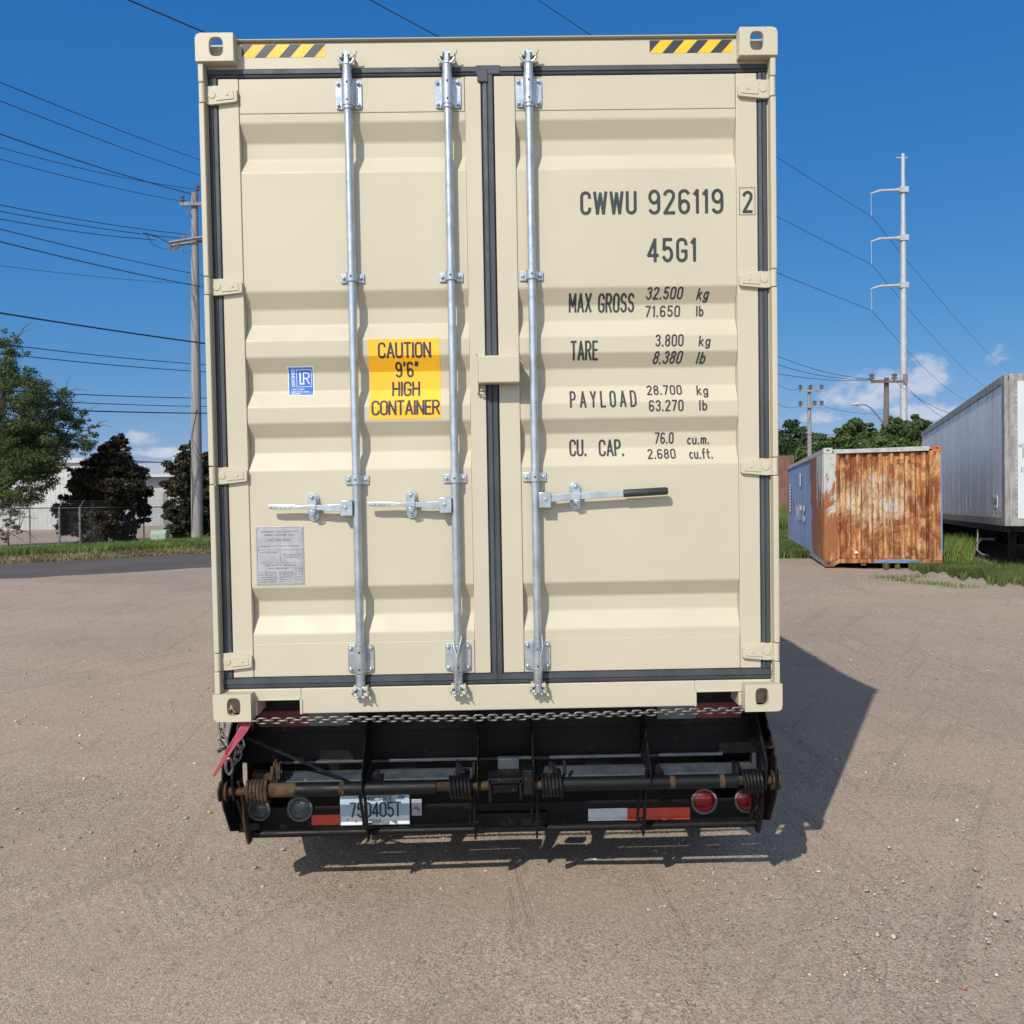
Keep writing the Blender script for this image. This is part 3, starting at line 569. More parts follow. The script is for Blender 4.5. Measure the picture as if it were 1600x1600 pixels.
# lock rods
GV = M['galv']; RY = .024
def bolt(mb, x, z, y0, y1, r=.009): mb.cyl((x, y0, z), (x, y1, z), r, r*.9, 6); mb.cyl((x, y0-.004, z), (x, y0, z), r*.55, r*.8, 8)
for rx, par, side in ((-.592, DL, -1), (-.172, DL, -1), (.171, DR, 1)):
    mb = MB(); mb.cyl((rx, RY, 1.035), (rx, RY, 3.665), .0163, n=20); mb.cyl((rx+.012, RY+.012, 1.22), (rx+.012, RY+.012, 3.48), .006, n=6)
    P('lock_rod', mb, GV, par, smooth=True)
    for zc, s in ((3.553, 1), (1.152, -1)):
        mb = MB()
        rr = .012; L_ = [(rx+sx2*(.056-rr)+rr*math.cos(a), zc+sz2*(.060-rr)+rr*math.sin(a)) for sx2, sz2, a0 in ((1, 1, 0), (-1, 1, PI/2), (-1, -1, PI), (1, -1, 1.5*PI)) for a in (a0, a0+PI/4, a0+PI/2)]
        mb.prism(L_, 1, .0505, .0575); mb.cyl((rx, RY, zc-.057), (rx, RY, zc+.057), .0245, n=24); mb.box(rx-.0235, rx+.0235, RY, .051, zc-.056, zc+.056)
        for k in (-1, 1):
            for j in (-1, 1): bolt(mb, rx+k*.043, zc+j*.045, .042, .051)
            mb.box(rx+k*.022, rx+k*.029, .034, .051, zc-.056, zc+.056)
        P('rod_bracket', mb, GV, par, smooth=True, bevel=.0015)
        for zq in (zc+.035, zc-.038): mb = MB(); mb.cyl((rx, RY-.0225, zq), (rx, RY-.026, zq), .0048, n=8); P('grease_hole', mb, M['grip'], par)
        for zz, r in ((zc-.064, .0215), (zc+.064, .0215)): mb = MB(); mb.cyl((rx, RY, zz-.006), (rx, RY, zz+.006), r, n=20); P('rod_collar', mb, GV, par, smooth=True)
        mb = MB(); mb.cyl((rx, RY, zc+s*.0705), (rx, RY, zc+s*.108), .0195, n=18); P('rod_collar', mb, GV, par, smooth=True)
        # cam with its two claws, and the keeper welded to header / sill
        cz = zc+s*.130 if s > 0 else zc-.135
        mb = MB(); mb.cyl((rx, RY, cz-.024), (rx, RY, cz+.006*s+.016), .017, n=14); mb.box(rx-.008, rx+.008, RY-.022, RY+.026, cz-.020, cz+.034*s if s > 0 else cz+.016)
        for k in (-1, 1):
            mb.tube([(rx, RY-.004, cz-s*.018), (rx+k*.024, RY-.010, cz-s*.012), (rx+k*.033, RY-.012, cz+s*.006), (rx+k*.030, RY-.006, cz+s*.020)], [.009, .008, .0065, .005], 8)
            mb.tube([(rx+k*.006, RY-.014, cz+s*.022), (rx+k*.02, RY-.017, cz+s*.026)], [.006, .005], 6)
        P('locking_cam', mb, GV, par, smooth=True, bevel=.0015)
        kp = hdr if s > 0 else sill
        for k in (-1, 1):
            mb = MB(); mb.box(rx+k*.014, rx+k*.034, .010, .0605, cz-.020, cz-.006); mb.box(rx+k*.015, rx+k*.032, .004, .058, cz+.006, cz+.022); mb.box(rx+k*.020, rx+k*.030, .02, .058, cz-.007, cz+.007)
            if k > 0: mb.tube([(rx+.03, .03, cz+s*.012), (rx+.045, .012, cz+s*.036)], [.005, .003], 6)
            P('cam_keeper', mb, B, kp, bevel=.003)
    for zc in (2.782, 1.924):
        mb = MB(); mb.prism([(rx-.05, zc-.019), (rx+.05, zc-.019), (rx+.05, zc+.019), (rx-.05, zc+.019)], 1, .0525, .058)
        mb.box(rx-.0245, rx+.0245, RY, .053, zc-.0195, zc+.0195); mb.cyl((rx, RY, zc-.0195), (rx, RY, zc+.0195), .0235, n=22)
        for k in (-1, 1): bolt(mb, rx+k*.037, zc, .043, .0525, .0085)
        P('rod_guide', mb, GV, par, smooth=True, bevel=.0012)
        mb = MB(); mb.cyl((rx, RY-.0215, zc), (rx, RY-.0248, zc), .0046, n=8); P('rod_guide', mb, M['grip'], par)
# handles
for rx, par, s, zc in ((-.592, DL, -1, 1.806), (-.172, DL, -1, 1.811), (.171, DR, 1, 1.826)):
    mb = MB(); mb.box(rx+s*.014, rx+s*.066, -.004, .034, zc-.034, zc+.032); mb.cyl((rx+s*.044, -.009, zc+.002), (rx+s*.044, 0, zc+.002), .0075, .0095, 10)
    P('handle_hub', mb, GV, par, bevel=.003, smooth=True)
    cx = rx+s*(.188 if s < 0 else .173); cz = zc+(.004 if s < 0 else .012)
    mb = MB()
    cap = lambda w, h, dz=0: [(cx+w*math.cos(a), cz+dz+(h-w)*(1 if math.sin(a) > 0 else -1)+w*math.sin(a)) for a in [PI*2*(i+.5)/20 for i in range(20)]]
    mb.prism(cap(.024, .060), 1, .052, .060); mb.prism(cap(.018, .024, .026), 1, .012, .052)
    bolt(mb, cx, cz+.042, .006, .014, .009); bolt(mb, cx, cz-.045, .043, .053, .009); mb.box(cx-.010, cx+.010, .006, .05, cz-.030, cz-.012)
    mb.tube([(cx-.012, .012, cz-.018), (cx+.015, .004, cz-.020), (cx+.017, .0, cz+.01)], .0045, 6)
    P('handle_catch', mb, GV, par, bevel=.002, smooth=True)
    mb = MB()
    if s < 0:
        x_ = lambda t: rx-t
        secs = [(.055, .016, .006, 0), (.12, .015, .005, 0), (.15, .011, .008, .003), (.205, .008, .012, .006), (.235, .006, .013, .006), (.27, .009, .009, .008), (.335, .010, .007, .008), (.372, .008, .006, .010)]
    else:
        x_ = lambda t: rx+t
        secs = [(.055, .0155, .006, .004), (.15, .015, .006, .012), (.25, .0135, .006, .016), (.385, .0135, .006, .022)]
    vs = []
    for t, hz, hy, dz in secs:
        X0 = x_(t); yy = .012
        vs += [(X0, yy-hy, zc+dz-hz), (X0, yy+hy, zc+dz-hz), (X0, yy+hy, zc+dz+hz), (X0, yy-hy, zc+dz+hz)]
    fs = [(4*i+j, 4*i+4+j, 4*i+4+(j+1) % 4, 4*i+(j+1) % 4) for i in range(len(secs)-1) for j in range(4)]+[(0, 1, 2, 3), tuple(len(vs)-4+i for i in range(4))]
    mb.add(vs, fs)
    if s < 0:
        for i in range(9): mb.box(rx-.275-i*.0105, rx-.281-i*.0105, .0, .004, zc+.001+(i % 3)*.002, zc+.012-(i % 2)*.003)
    P('handle', mb, GV, par, bevel=.0015)
    if s > 0:
        mb = MB(); mb.tube([(rx+.375, .012, zc+.021), (rx+.380, .012, zc+.0213), (rx+.560, .012, zc+.029), (rx+.566, .012, zc+.029)], [.0145, .0165, .0165, .012], 20)
        P('handle_grip', mb, M['grip'], par, smooth=True)
# cable seals on the two inner rods
for rx, par, dx in ((-.172, DL, -.004), (.171, DR, .010)):
    mb = MB(); zt = 1.235
    for k in (-1, 1):
        mb.tube([(rx+.018*k, .01, zt+.012*k), (rx+.010*k+dx, -.008, zt-.035), (rx+dx+.003*k, -.012, zt-.06), (rx+dx-.003*k, -.012, zt-.10), (rx+dx+.003*k, -.012, zt-.13), (rx+dx-.008, -.01, zt-.185), (rx+dx-.006*k, -.002, zt-.235)], .0028, 6)
    tag(mb.build('cable_seal', GV, smooth=True), 'twisted steel cable seal looped on the bottom bracket of the %s' % ('left door\'s inner lock rod' if rx < 0 else 'right door\'s lock rod'), 'seal', 'cable seals at the foot of the lock rods')
# lock box over the door joint
mb = MB(); mb.box(-.062, .112, -.035, .055, 2.322, 2.436); q = P('lock_box', mb, B, DR, bevel=.005)
mb = MB(); mb.box(-.070, -.0635, .030, .056, 2.285, 2.450); mb.box(-.070, -.034, .030, .0555, 2.443, 2.450); mb.tube([(-.055,.04,2.288),(-.052,.035,2.283),(-.036,.035,2.283)], .006, 6); mb.box(-.056, -.035, .035, .055, 2.296, 2.303)
P('lock_box_bracket', mb, B, DL, bevel=.0015)
mb = MB(); mb.tube([(.112,.045,2.425),(.122,.04,2.412),(.116,.035,2.395),(.13,.03,2.400)], .005, 6); mb.tube([(.145,.05,2.36),(.148,.05,2.335),(.136,.05,2.325)], .004, 6); P('lock_box_bracket', mb, B, DR)
# markings
INK = M['ink']
def mark(txt, x0, x1, y0, y1, sw=.0115, shear=0, gap=.2, par=DR, mat=INK, lift=.0016, flat=None, name='lettering', label=None):
    a, b, c, d = UB(x0, x1, y0, y1); v, f = text2d(txt, a, b, c, d, sw, shear, gap)
    return decal(name, v, f, mat, par, lift, flat, label)
mark('CWWU', 906, 994, 300, 337, .0130, gap=.26); mark('926119', 1012, 1129, 297, 336, .0130, gap=.27); mark('45G1', 1010, 1087, 373, 411, .0130, gap=.28)
a, b, c, d = UB(1160, 1176, 298, 333, .055); v, f = text2d('2', a, b, c, d, .0125); decal('lettering', v, f, INK, DR, .0012, .0555)
a, b, c, d = UB(1155, 1180, 293, 336, .055); t = .0022
v, f = merge([rect2d(a, b, c, c+t), rect2d(a, b, d-t, d), rect2d(a, a+t, c+t, d-t), rect2d(b-t, b, c+t, d-t)]); decal('lettering', v, f, INK, DR, .0012, .0555)
mark('MAX', 889, 925, 458, 487, .0086, gap=.22); mark('GROSS', 935, 992, 458, 487, .0086, gap=.22); mark('TARE', 891, 934, 533, 563, .0086, gap=.22)
mark('PAYLOAD', 890, 994, 610, 637, .0082, gap=.50); mark('CU.', 890, 917, 686, 713, .0088); mark('CAP.', 936, 976, 686, 713, .0088)
for txt, x0, x1, y0, y1, sh in (('32.500',1010,1067,449,467,.12),('71.650',1009,1064,476,494,.06),('3.800',1023,1067,523,542,.05),('8.380',1021,1066,549,568,.2),('28.700',1011,1066,601,617,0),('63.270',1013,1067,625,643,0),('76.0',1024,1054,675,693,.05),('2.680',1012,1056,701,717,0),
                                ('kg',1090,1108,450,472,.2),('lb',1089,1101,476,493,.02),('kg',1091,1109,525,546,.12),('lb',1089,1103,550,568,.22),('kg',1089,1107,601,622,.05),('lb',1091,1104,625,642,0),('cu.m.',1075,1110,678,694,.04),('cu.ft.',1077,1114,700,717,0)):
    gw = .27 if len(txt) > 2 else .26
    if 'g' in txt:                       # the descender hangs below the line
        a, b, c, d = UB(x0, x1, y0, y1); H = (d-c)/1.25
        v, f = text2d(txt, a, b, d-H, d, .0063, sh, gw); decal('lettering', v, f, INK, DR, .0016)
    else: mark(txt, x0, x1, y0, y1, .0063, sh, gw)
# caution sticker
a, b, c, d = UB(576.5, 688, 530, 655, .075); v, f = rect2d(a, b, c, d); st = decal('caution_sticker', v, f, M['yellow'], DL, .0012)
for txt, x0, x1, y0, y1, gp in (('CAUTION',591,674,535,560,.17),("9'6\"",617,654,565,589,.22),('HIGH',612,656,595,619,.17),('CONTAINER',581,688,625,649,.15)):
    mark(txt, x0, x1, y0, y1, .0088, 0, gp, par=DL, mat=M['inkblack'], lift=.0022)
# classification sticker
a, b, c, d = UB(449, 489.5, 572.5, 618, .08); v, f = rect2d(a, b, c, d); decal('certificate_sticker', v, f, M['white'], DL, .0010)
v, f = rect2d(a+.003, b-.004, c+.003, d-.003); decal('certificate_sticker', v, f, M['blue'], DL, .0015)
WH = M['white']
a, b, c, d = UB(462, 486, 577, 604, .08); t = .0018
v, f = merge([rect2d(a, b, c, c+t), rect2d(a, b, d-t, d), rect2d(a, a+t, c+t, d-t), rect2d(b-t, b, c+t, d-t)]); decal('lettering', v, f, WH, DL, .0021)
mark('L', 466.5, 474, 581, 600, .0052, par=DL, mat=WH, lift=.0021); mark('R', 472, 482.5, 581, 600, .0040, par=DL, mat=WH, lift=.0023)
def vtext(txt, x0, x1, y0, y1, sw, par, mat, lift):
    a, b, c, d = UB(x0, x1, y0, y1, .08); v, f = text2d(txt, 0, d-c, 0, b-a, sw); v = [(b-q[1], c+q[0], q[2]) for q in v]; decal('lettering', v, f, mat, par, lift)
vtext('CERTIFIED', 454.5, 459.5, 577, 604, .0020, DL, WH, .0021)
for txt, x1, y0, y1 in (('CONTAINER',474,606.5,609),('CERTIFICATION',481,610.2,612.7),('SCHEME',468,613.8,616)): mark(txt, 454, x1, y0, y1, .0011, par=DL, mat=WH, lift=.0021)
# approval plate
a, b, c, d = UB(400, 475, 822.5, 914, .06)
mb = MB(); mb.box(a, b, .0590, .0612, c, d); ap = P('approval_plate', mb, M['plate'], DL, bevel=.0008)
for zz in (d-.008, c+(d-c)*.61, c+.008):
    for xx in (a+.008, b-.007): mb = MB(); mb.cyl((xx, .0565, zz), (xx, .0592, zz), .0035, .0055, 10); P('rivet', mb, GV, DL, smooth=True)
FI = M['inkfaint']; flat = .0590; L3 = []
def ln(u0, u1, w0, w1): L3.append(rect2d(a+(b-a)*u0, a+(b-a)*u1, d-(d-c)*w1, d-(d-c)*w0))
e_ = .006
ln(.03, .97, .015, .015+e_); ln(.03, .97, .978, .978+e_); ln(.025, .035, .03, .97); ln(.965, .975, .03, .97); ln(.05, .95, .395, .395+e_); ln(.05, .95, .615, .615+e_); ln(.50, .512, .41, .605)
for u0, u1, w0, w1 in ((.47,.76,.77,.80),(.47,.76,.81,.84),(.05,.30,.33,.345),(.24,.44,.43,.455),(.78,.96,.70,.95)):
    ln(u0, u1, w0, w0+.004); ln(u0, u1, w1, w1+.004); ln(u0, u0+.006, w0, w1); ln(u1-.006, u1, w0, w1)
v, f = merge(L3); decal('lettering', v, f, FI, DL, .0003, flat)
def ptext(txt, u0, u1, w0, w1, sw=.0014):
    v, f = text2d(txt, a+(b-a)*u0, a+(b-a)*u1, d-(d-c)*w1, d-(d-c)*w0, sw); decal('lettering', v, f, FI, DL, .0004, flat)
ptext('APPROVED FOR TRANSPORT', .10, .90, .075, .105, .0017); ptext('UNDER CUSTOMS SEAL', .18, .82, .13, .16, .0017); ptext('NLC 594 10304', .26, .74, .21, .25, .0018)
ptext('TYPE CWW45G1 MANUFACTURERS NO', .08, .64, .325, .34, .0010); ptext('3246601', .68, .92, .325, .345, .0012); ptext('OWNERS NO CWWU', .07, .44, .435, .450, .0010); ptext('CONTAINER MAY BE', .56, .93, .475, .495, .0012); ptext('TRANSPORTED', .60, .90, .515, .535, .0012)
ptext('CSC SAFETY APPROVAL', .18, .84, .645, .675, .0018); ptext('GB-LR 3829-07-2007', .26, .68, .70, .73, .0015)
for i, t_ in enumerate(('DATE MANUFACTURED', 'IDENTIFICATION NO', 'MAXIMUM GROSS MASS', 'ALLOWABLE STACKING LOAD', 'TRANSVERSE RACKING TEST')): ptext(t_, .06, .42, .775+i*.040, .793+i*.040, .0011)
for i, t_ in enumerate(('4.2024', 'CWWU', '32.500 KG 71.650 LB', '216.000 KG 476', '150 KN')): ptext(t_, .48, .74, .775+i*.040, .793+i*.040, .0011)
for i in range(5): ptext('NEXT EXAM', .80, .94, .72+i*.045, .738+i*.045, .0010)
# hazard tape on the header
for x0, x1, y0, y1, x2, x3 in ((377.5,508,68.5,88,0,0),(1015,1144,62,81,0,0)):
    p0, p1 = U(x0, (y0+y1)/2, .058), U(x1, (y0+y1)/2, .058); za, zb = 3.7165, 3.7695; xa_, xb_ = p0.x, p1.x; per = (xb_-xa_)*.292; sl = (xb_-xa_)*.138
    v, f = rect2d(xa_, xb_, za, zb); decal('hazard_tape', v, f, M['yellow'], hdr, .0010, .060)
    V = []; Fs = []
    for k in range(0, 5):
        s0 = xa_-(xb_-xa_)*.142+k*per; s1 = s0+(xb_-xa_)*.136
        poly = [(s0-sl*.0, za), (s1, za), (s1+sl, zb), (s0+sl, zb)]
        def clip(pl, xv, keep):
            out = []
            for i in range(len(pl)):
                A, Bq = pl[i-1], pl[i]; ia, ib = keep(A[0], xv), keep(Bq[0], xv)
                if ia != ib:
                    t = (xv-A[0])/(Bq[0]-A[0]); out.append((xv, A[1]+t*(Bq[1]-A[1])))
                if ib: out.append(Bq)
            return out
        poly = clip(poly, xa_, lambda x, q: x >= q-1e-9)
        if poly: poly = clip(poly, xb_, lambda x, q: x <= q+1e-9)
        if len(poly) > 2:
            bq = len(V); V += [(p[0], p[1], 0) for p in poly]; Fs.append(tuple(range(bq, bq+len(poly))))
    decal('hazard_tape', V, Fs, M['tapeblack'], hdr, .0014, .060)
# ------------------------------------------------------------------ trailer under the container
T = empty('container_trailer', (0, 0, 0), 'black container trailer with a sprung folding rear bumper, under the cream container', 'trailer')
def Q(name, mb, mat, parent=None, **k): return mb.build(name, mat, parent or T, **k)
K, KD, MU = M['black'], M['dirtyblack'], M['mud']
def Z(py, y, px=800): return U(px, py, y).z
mb = MB(); mb.box(-1.2, 1.2, .405, .60, .74, .892); bol = Q('rear_bolster', mb, M['panelblack'], bevel=.004)
mb = MB(); mb.box(-1.21, 1.21, .415, .427, .60, .738); Q('back_plate', mb, M['panelblack'])
mb = MB(); mb.box(-1.05, 1.05, .385, .413, Z(1183,.385)-.012, Z(1183,.385)); Q('ledge', mb, M['beam'], bevel=.002)  # sunlit top edge imitated with the lighter beam colour
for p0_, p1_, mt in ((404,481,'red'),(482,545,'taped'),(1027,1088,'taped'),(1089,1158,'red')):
    x0, x1 = U(p0_,1115,.40).x, U(p1_,1115,.40).x; mb = MB(); mb.box(x0, x1, .4025, .4045, Z(1128,.403), Z(1104,.403)); Q('reflective_tape', mb, M[mt+'dull'])  # tape colours darkened to carry the sill's shade
# angled beam that catches the sky, in three pieces between the gussets
for x0, x1 in ((-1.12,-.115),(.165,1.15)):
    mb = MB(); zt, zb = Z(1199,.26), Z(1212,.20); mb.prism([(.185, zb), (.255, zt), (.285, zt-.003), (.285, zb+.005), (.185, zb-.008)], 0, x0, x1); Q('cross_beam', mb, M['beam'], bevel=.003)
mb = MB(); mb.box(-.01, .085, .2, .24, Z(1202,.2), Z(1185,.2)); Q('hinge_block', mb, M['beam'], bevel=.003)
# gussets
for gx in (-.606, -.099, .148, .662):
    mb = MB(); mb.prism([(.41,.885),(.36,.885),(.085,Z(1205,.085)),(.075,Z(1238,.075)),(.13,Z(1243,.13)),(.30,.60),(.41,.60)], 0, gx-.0022, gx+.0022); Q('gusset', mb, KD, bevel=.0015)
for gx in (-.56, .60+.10):
    mb = MB(); mb.add([(gx-.035,.17,Z(1215,.17)),(gx+.035,.17,Z(1215,.17)),(gx+.012,.17,Z(1196,.17)),(gx-.035,.20,Z(1214,.2)),(gx+.035,.20,Z(1214,.2)),(gx+.012,.20,Z(1197,.2))],[(0,1,2),(3,5,4),(0,3,4,1),(1,4,5,2),(2,5,3,0)]); Q('gusset', mb, KD)
# hinge pipe, coil springs, arms, lower bar
PY, PZ = .125, Z(1227, .125)
mb = MB(); mb.cyl((-1.235, PY, PZ), (1.215, PY, PZ), .0205, n=18); Q('hinge_shaft', mb, MU, smooth=True)
for x0, x1 in ((-1.02,-.285),(.27,1.05)):
    mb = MB(); mb.cyl((x0, PY, PZ), (x1, PY, PZ), .0305, n=24); Q('hinge_pipe', mb, K, smooth=True)
mb = MB(); mb.cyl((-1.10, PY, PZ), (-.90, PY, PZ), .0311, .0310, n=24); Q('hinge_pipe', mb, MU, smooth=True)
for xr in (-.70, .76, .98):
    mb = MB(); mb.cyl((xr-.010, PY, PZ), (xr+.012, PY, PZ), .0309, n=24); Q('rust_band', mb, MU, smooth=True)
def spring(x0, x1, turns, mat):
    mb = MB(); n = turns*14; mb.tube([(x0+(x1-x0)*i/n, PY+.046*math.cos(2*PI*i/14), PZ-.003+.046*math.sin(2*PI*i/14)) for i in range(n+1)]+[(x1+.01, PY, PZ+.05), (x1+.012, PY+.02, PZ+.10)], .0078, 7)
    Q('coil_spring', mb, mat, smooth=True)
spring(-1.115, -1.02, 6, MU); spring(-.225, -.128, 6, K); spring(.18, .275, 6, KD); spring(1.068, 1.16, 6, KD)
mb = MB(); mb.box(-.05, .10, .06, .19, PZ+.028, PZ+.052); mb.box(-.052, -.038, .06, .19, PZ-.055, PZ+.05); mb.box(.083, .095, .06, .19, PZ-.045, PZ+.05); mb.cyl((-.035, PY, PZ), (.08, PY, PZ), .030, n=16)
Q('hinge_block', mb, KD, bevel=.003)
mb = MB(); mb.box(.098, .143, .075, .17, PZ-.03, PZ+.08); Q('hinge_block', mb, KD, bevel=.004)
BY = .275; BZ = Z(1294, BY)
for xa_, xb_ in ((-1.165, -.110), (.20, 1.19)): mb = MB(); mb.cyl((xa_, BY, BZ-.002), (xb_, BY, BZ), .0175, n=16); Q('bumper_bar', mb, K, smooth=True)
mb = MB(); mb.box(-.118, .215, BY+.06, BY+.11, BZ-.012, BZ+.05); Q('bumper_bar', mb, M['panelblack'], bevel=.004)
for ax, mt, w in ((-1.147, MU, .012), (-.606, KD, .008), (-.118, KD, .010), (.163, KD, .010), (.648, KD, .009), (1.175, KD, .012)):
    mb = MB(); pts = []
    for i in range(9):
        t = i/8; yy = PY-.012+(BY-PY+.0)*t; zz = PZ+.055+(BZ-.035-PZ-.055)*t; pts.append((yy-.028+.014*math.sin(t*PI*2), zz))
    pts2 = [(y+.055, z) for y, z in pts[::-1]]; mb.prism(pts+pts2, 0, ax-w/2, ax+w/2); Q('bumper_arm', mb, mt, bevel=.003)
    mb = MB(); mb.prism([(PY+.01, PZ-.02), (BY-.01, BZ+.02), (BY+.02, BZ+.02), (PY+.05, PZ-.02)], 0, ax-w/2-.022, ax-w/2-.014); mb.cyl((ax-.03, BY, BZ+.03), (ax+.012, BY, BZ+.03), .009, n=8); Q('bumper_arm', mb, mt)
# black sheets added ahead of the bumper; they stand for the darkness underneath
mb = MB(); mb.box(-1.2, 1.2, 1.20, 1.212, .045, .89); Q('shade_plate', mb, M['panelblack'])
for sx in (-1, 1): mb = MB(); mb.prism([(.435, .76), (.435, .33), (1.195, .07), (1.195, .76)], 0, sx*1.19, sx*1.2); Q('shade_sheet', mb, M['panelblack'])
# lamp panel
LPY = .36; zt, zb = Z(1254, LPY), Z(1293, LPY)
mb = MB(); mb.box(-1.19, 1.2, LPY, LPY+.012, zb, zt); mb.box(-1.19, 1.2, LPY+.012, LPY+.06, zb-.004, zb+.008); Q('lamp_panel', mb, M['panelblack'], bevel=.002)
def lamp(px, py, r, mt):
    c = U(px, py, LPY-.02); mb = MB()
    mb.tube([(c.x+(r+.004)*math.cos(a), LPY-.012, c.z+(r+.004)*math.sin(a)) for a in [2*PI*i/28 for i in range(28)]], .0065, 8, closed=True)
    o = Q('tail_light', mb, M['rubber'], smooth=True)
    mb = MB(); vs = [(c.x, LPY-.026, c.z)]; fs = []
    for k, (rr, yy) in enumerate(((.35, -.0245), (.7, -.020), (1., -.010))):
        for i in range(24): vs.append((c.x+r*rr*math.cos(2*PI*i/24), LPY+yy, c.z+r*rr*math.sin(2*PI*i/24)))
    fs += [(0, 1+i, 1+(i+1) % 24) for i in range(24)]
    for k in range(2): fs += [(1+24*k+i, 25+24*k+i, 25+24*k+(i+1) % 24, 1+24*k+(i+1) % 24) for i in range(24)]
    mb.add(vs, fs); mb.build('lens', M[mt], o, smooth=True)
lamp(404, 1266, .044, 'lensdark'); lamp(468, 1265, .050, 'lensdark'); lamp(1101, 1253, .052, 'lens'); lamp(1169, 1251, .052, 'lens')
for x0, x1, y0, y1, mt in ((487, 533, 1273, 1289, 'red'), (919, 980, 1263, 1281.5, 'taped'), (980.3, 1078, 1262, 1280.5, 'red')):
    a, b, c, d = UB(x0, x1, y0, y1, LPY-.001); mb = MB(); mb.box(a, b, LPY-.003, LPY-.0006, c, d); Q('reflective_tape', mb, M[mt])
# number plate
NY = .325; a, b, c, d = UB(531.5, 640, 1239, 1289, NY); mb = MB(); mb.box(a, b, NY, NY+.003, c, d); npl = Q('number_plate', mb, M['plateblue'], bevel=.001)
def flatdec(name, v, f, mat, par, y): return decal(name, v, f, mat, par, 0, y)
v, f = rect2d(a+.004, b-.004, c+.003, c+(d-c)*.29); flatdec('plate_band', v, f, M['white'], npl, NY-.0006)
for txt, x0, x1, y0, y1, sw in (('750405T', 546, 627, 1253, 1277, .0082), ('TENNESSEE', 559, 613, 1243.2, 1250.8, .0030), ('PERM', 623, 632, 1243, 1247, .0018), ('SEMI', 577, 595, 1279.5, 1285.5, .0020), ('F', 542, 546, 1279, 1284, .0014)):
    a2, b2, c2, d2 = UB(x0, x1, y0, y1, NY); v, f = text2d(txt, a2, b2, c2, d2, sw, gap=.16); flatdec('lettering', v, f, M['inkblack'], npl, NY-.0012)
for px in (556, 618):
    q = U(px, 1283, NY); mb = MB(); mb.cyl((q.x, NY-.006, q.z), (q.x, NY, q.z), .004, .005, 8); mb.build('rivet', GV, npl)
a, b, c, d = UB(643, 659, 1249, 1275, .32); mb = MB(); mb.box(a, b, .322, .326, c, d); q = U(650, 1267, .30); mb.cyl((q.x, .295, q.z), (q.x, .325, q.z), .010, .013, 12); Q('plate_lamp', mb, M['plate'], bevel=.002, smooth=True)
# side wings
for sx in (-1, 1):
    mb = MB(); mb.prism([(.41,.885),(.33,.885),(.10,.68),(.09,PZ-.05),(.20,Z(1290,.2)),(.41,Z(1290,.4))], 0, sx*1.213, sx*1.221); Q('wing_plate', mb, KD, bevel=.002)
    mb = MB(); mb.prism([(.30,.88),(.085,.665),(.085,PZ+.05),(.10,PZ-.035),(.15,PZ-.04),(.15,PZ+.04),(.36,.70),(.36,.88)], 0, sx*1.166, sx*1.178); Q('wing_plate', mb, KD, bevel=.002)
    mb = MB(); mb.box(sx*1.178, sx*1.213, .12, .395, .705, .712); Q('wing_plate', mb, KD)
    for xx in (1.205, 1.232):
        mb = MB(); mb.cyl((sx*xx-.004, PY, PZ), (sx*xx+.004, PY, PZ), .045, n=18); Q('shaft_collar', mb, MU, smooth=True)
mb = MB(); mb.box(-1.22, -1.12, .33, .345, Z(1292,.33), Z(1278,.33)); mb.prism([(-1.225, Z(1240,.3)), (-1.225, Z(1293,.3)), (-1.12, Z(1293,.3)), (-1.10, Z(1270,.3)), (-1.20, Z(1238,.3))], 1, .395, .405); Q('mud_bracket', mb, MU)
mb = MB(); mb.box(-1.11, -.985, .18, .24, Z(1213,.2), Z(1199,.2)); Q('mud_bracket', mb, MU, bevel=.003)
# latches on the beam
for px, mt in ((433, MU), (717, KD), (862, KD), (1150, KD)):
    q = U(px, 1205, .17); mb = MB(); mb.box(q.x-.012, q.x-.004, .15, .2, q.z-.03, q.z+.045); mb.box(q.x+.008, q.x+.016, .15, .2, q.z-.03, q.z+.035)
    mb.cyl((q.x-.02, .16, q.z), (q.x+.025, .16, q.z), .008, n=8); mb.tube([(q.x, .16, q.z+.045), (q.x+.004, .155, q.z), (q.x+.0, .15, q.z-.06)], [.004, .009, .006], 8); Q('latch', mb, mt)
for px in (478, 612, 1028, 1100):
    q = U(px, 1219, .2); mb = MB(); mb.cyl((q.x, .19, q.z), (q.x, .21, q.z), .008, n=8); Q('bolt', mb, GV)
for px, w in ((510, 33), (586, 22), (1045, 26), (1078, 26)):
    q = U(px, 1221, .2); mb = MB(); n = 60; mb.tube([(q.x-.05+.1*i/n, .2+.009*math.cos(i*.8), q.z+.009*math.sin(i*.8)) for i in range(n+1)], .0022, 4); Q('air_line', mb, KD)
mb = MB(); mb.prism([(-1.13, .775), (-1.125, .787), (-.90, .685), (-.66, .572), (-.67, .565)], 1, .18, .186); o_ = Q('strap', mb, K)
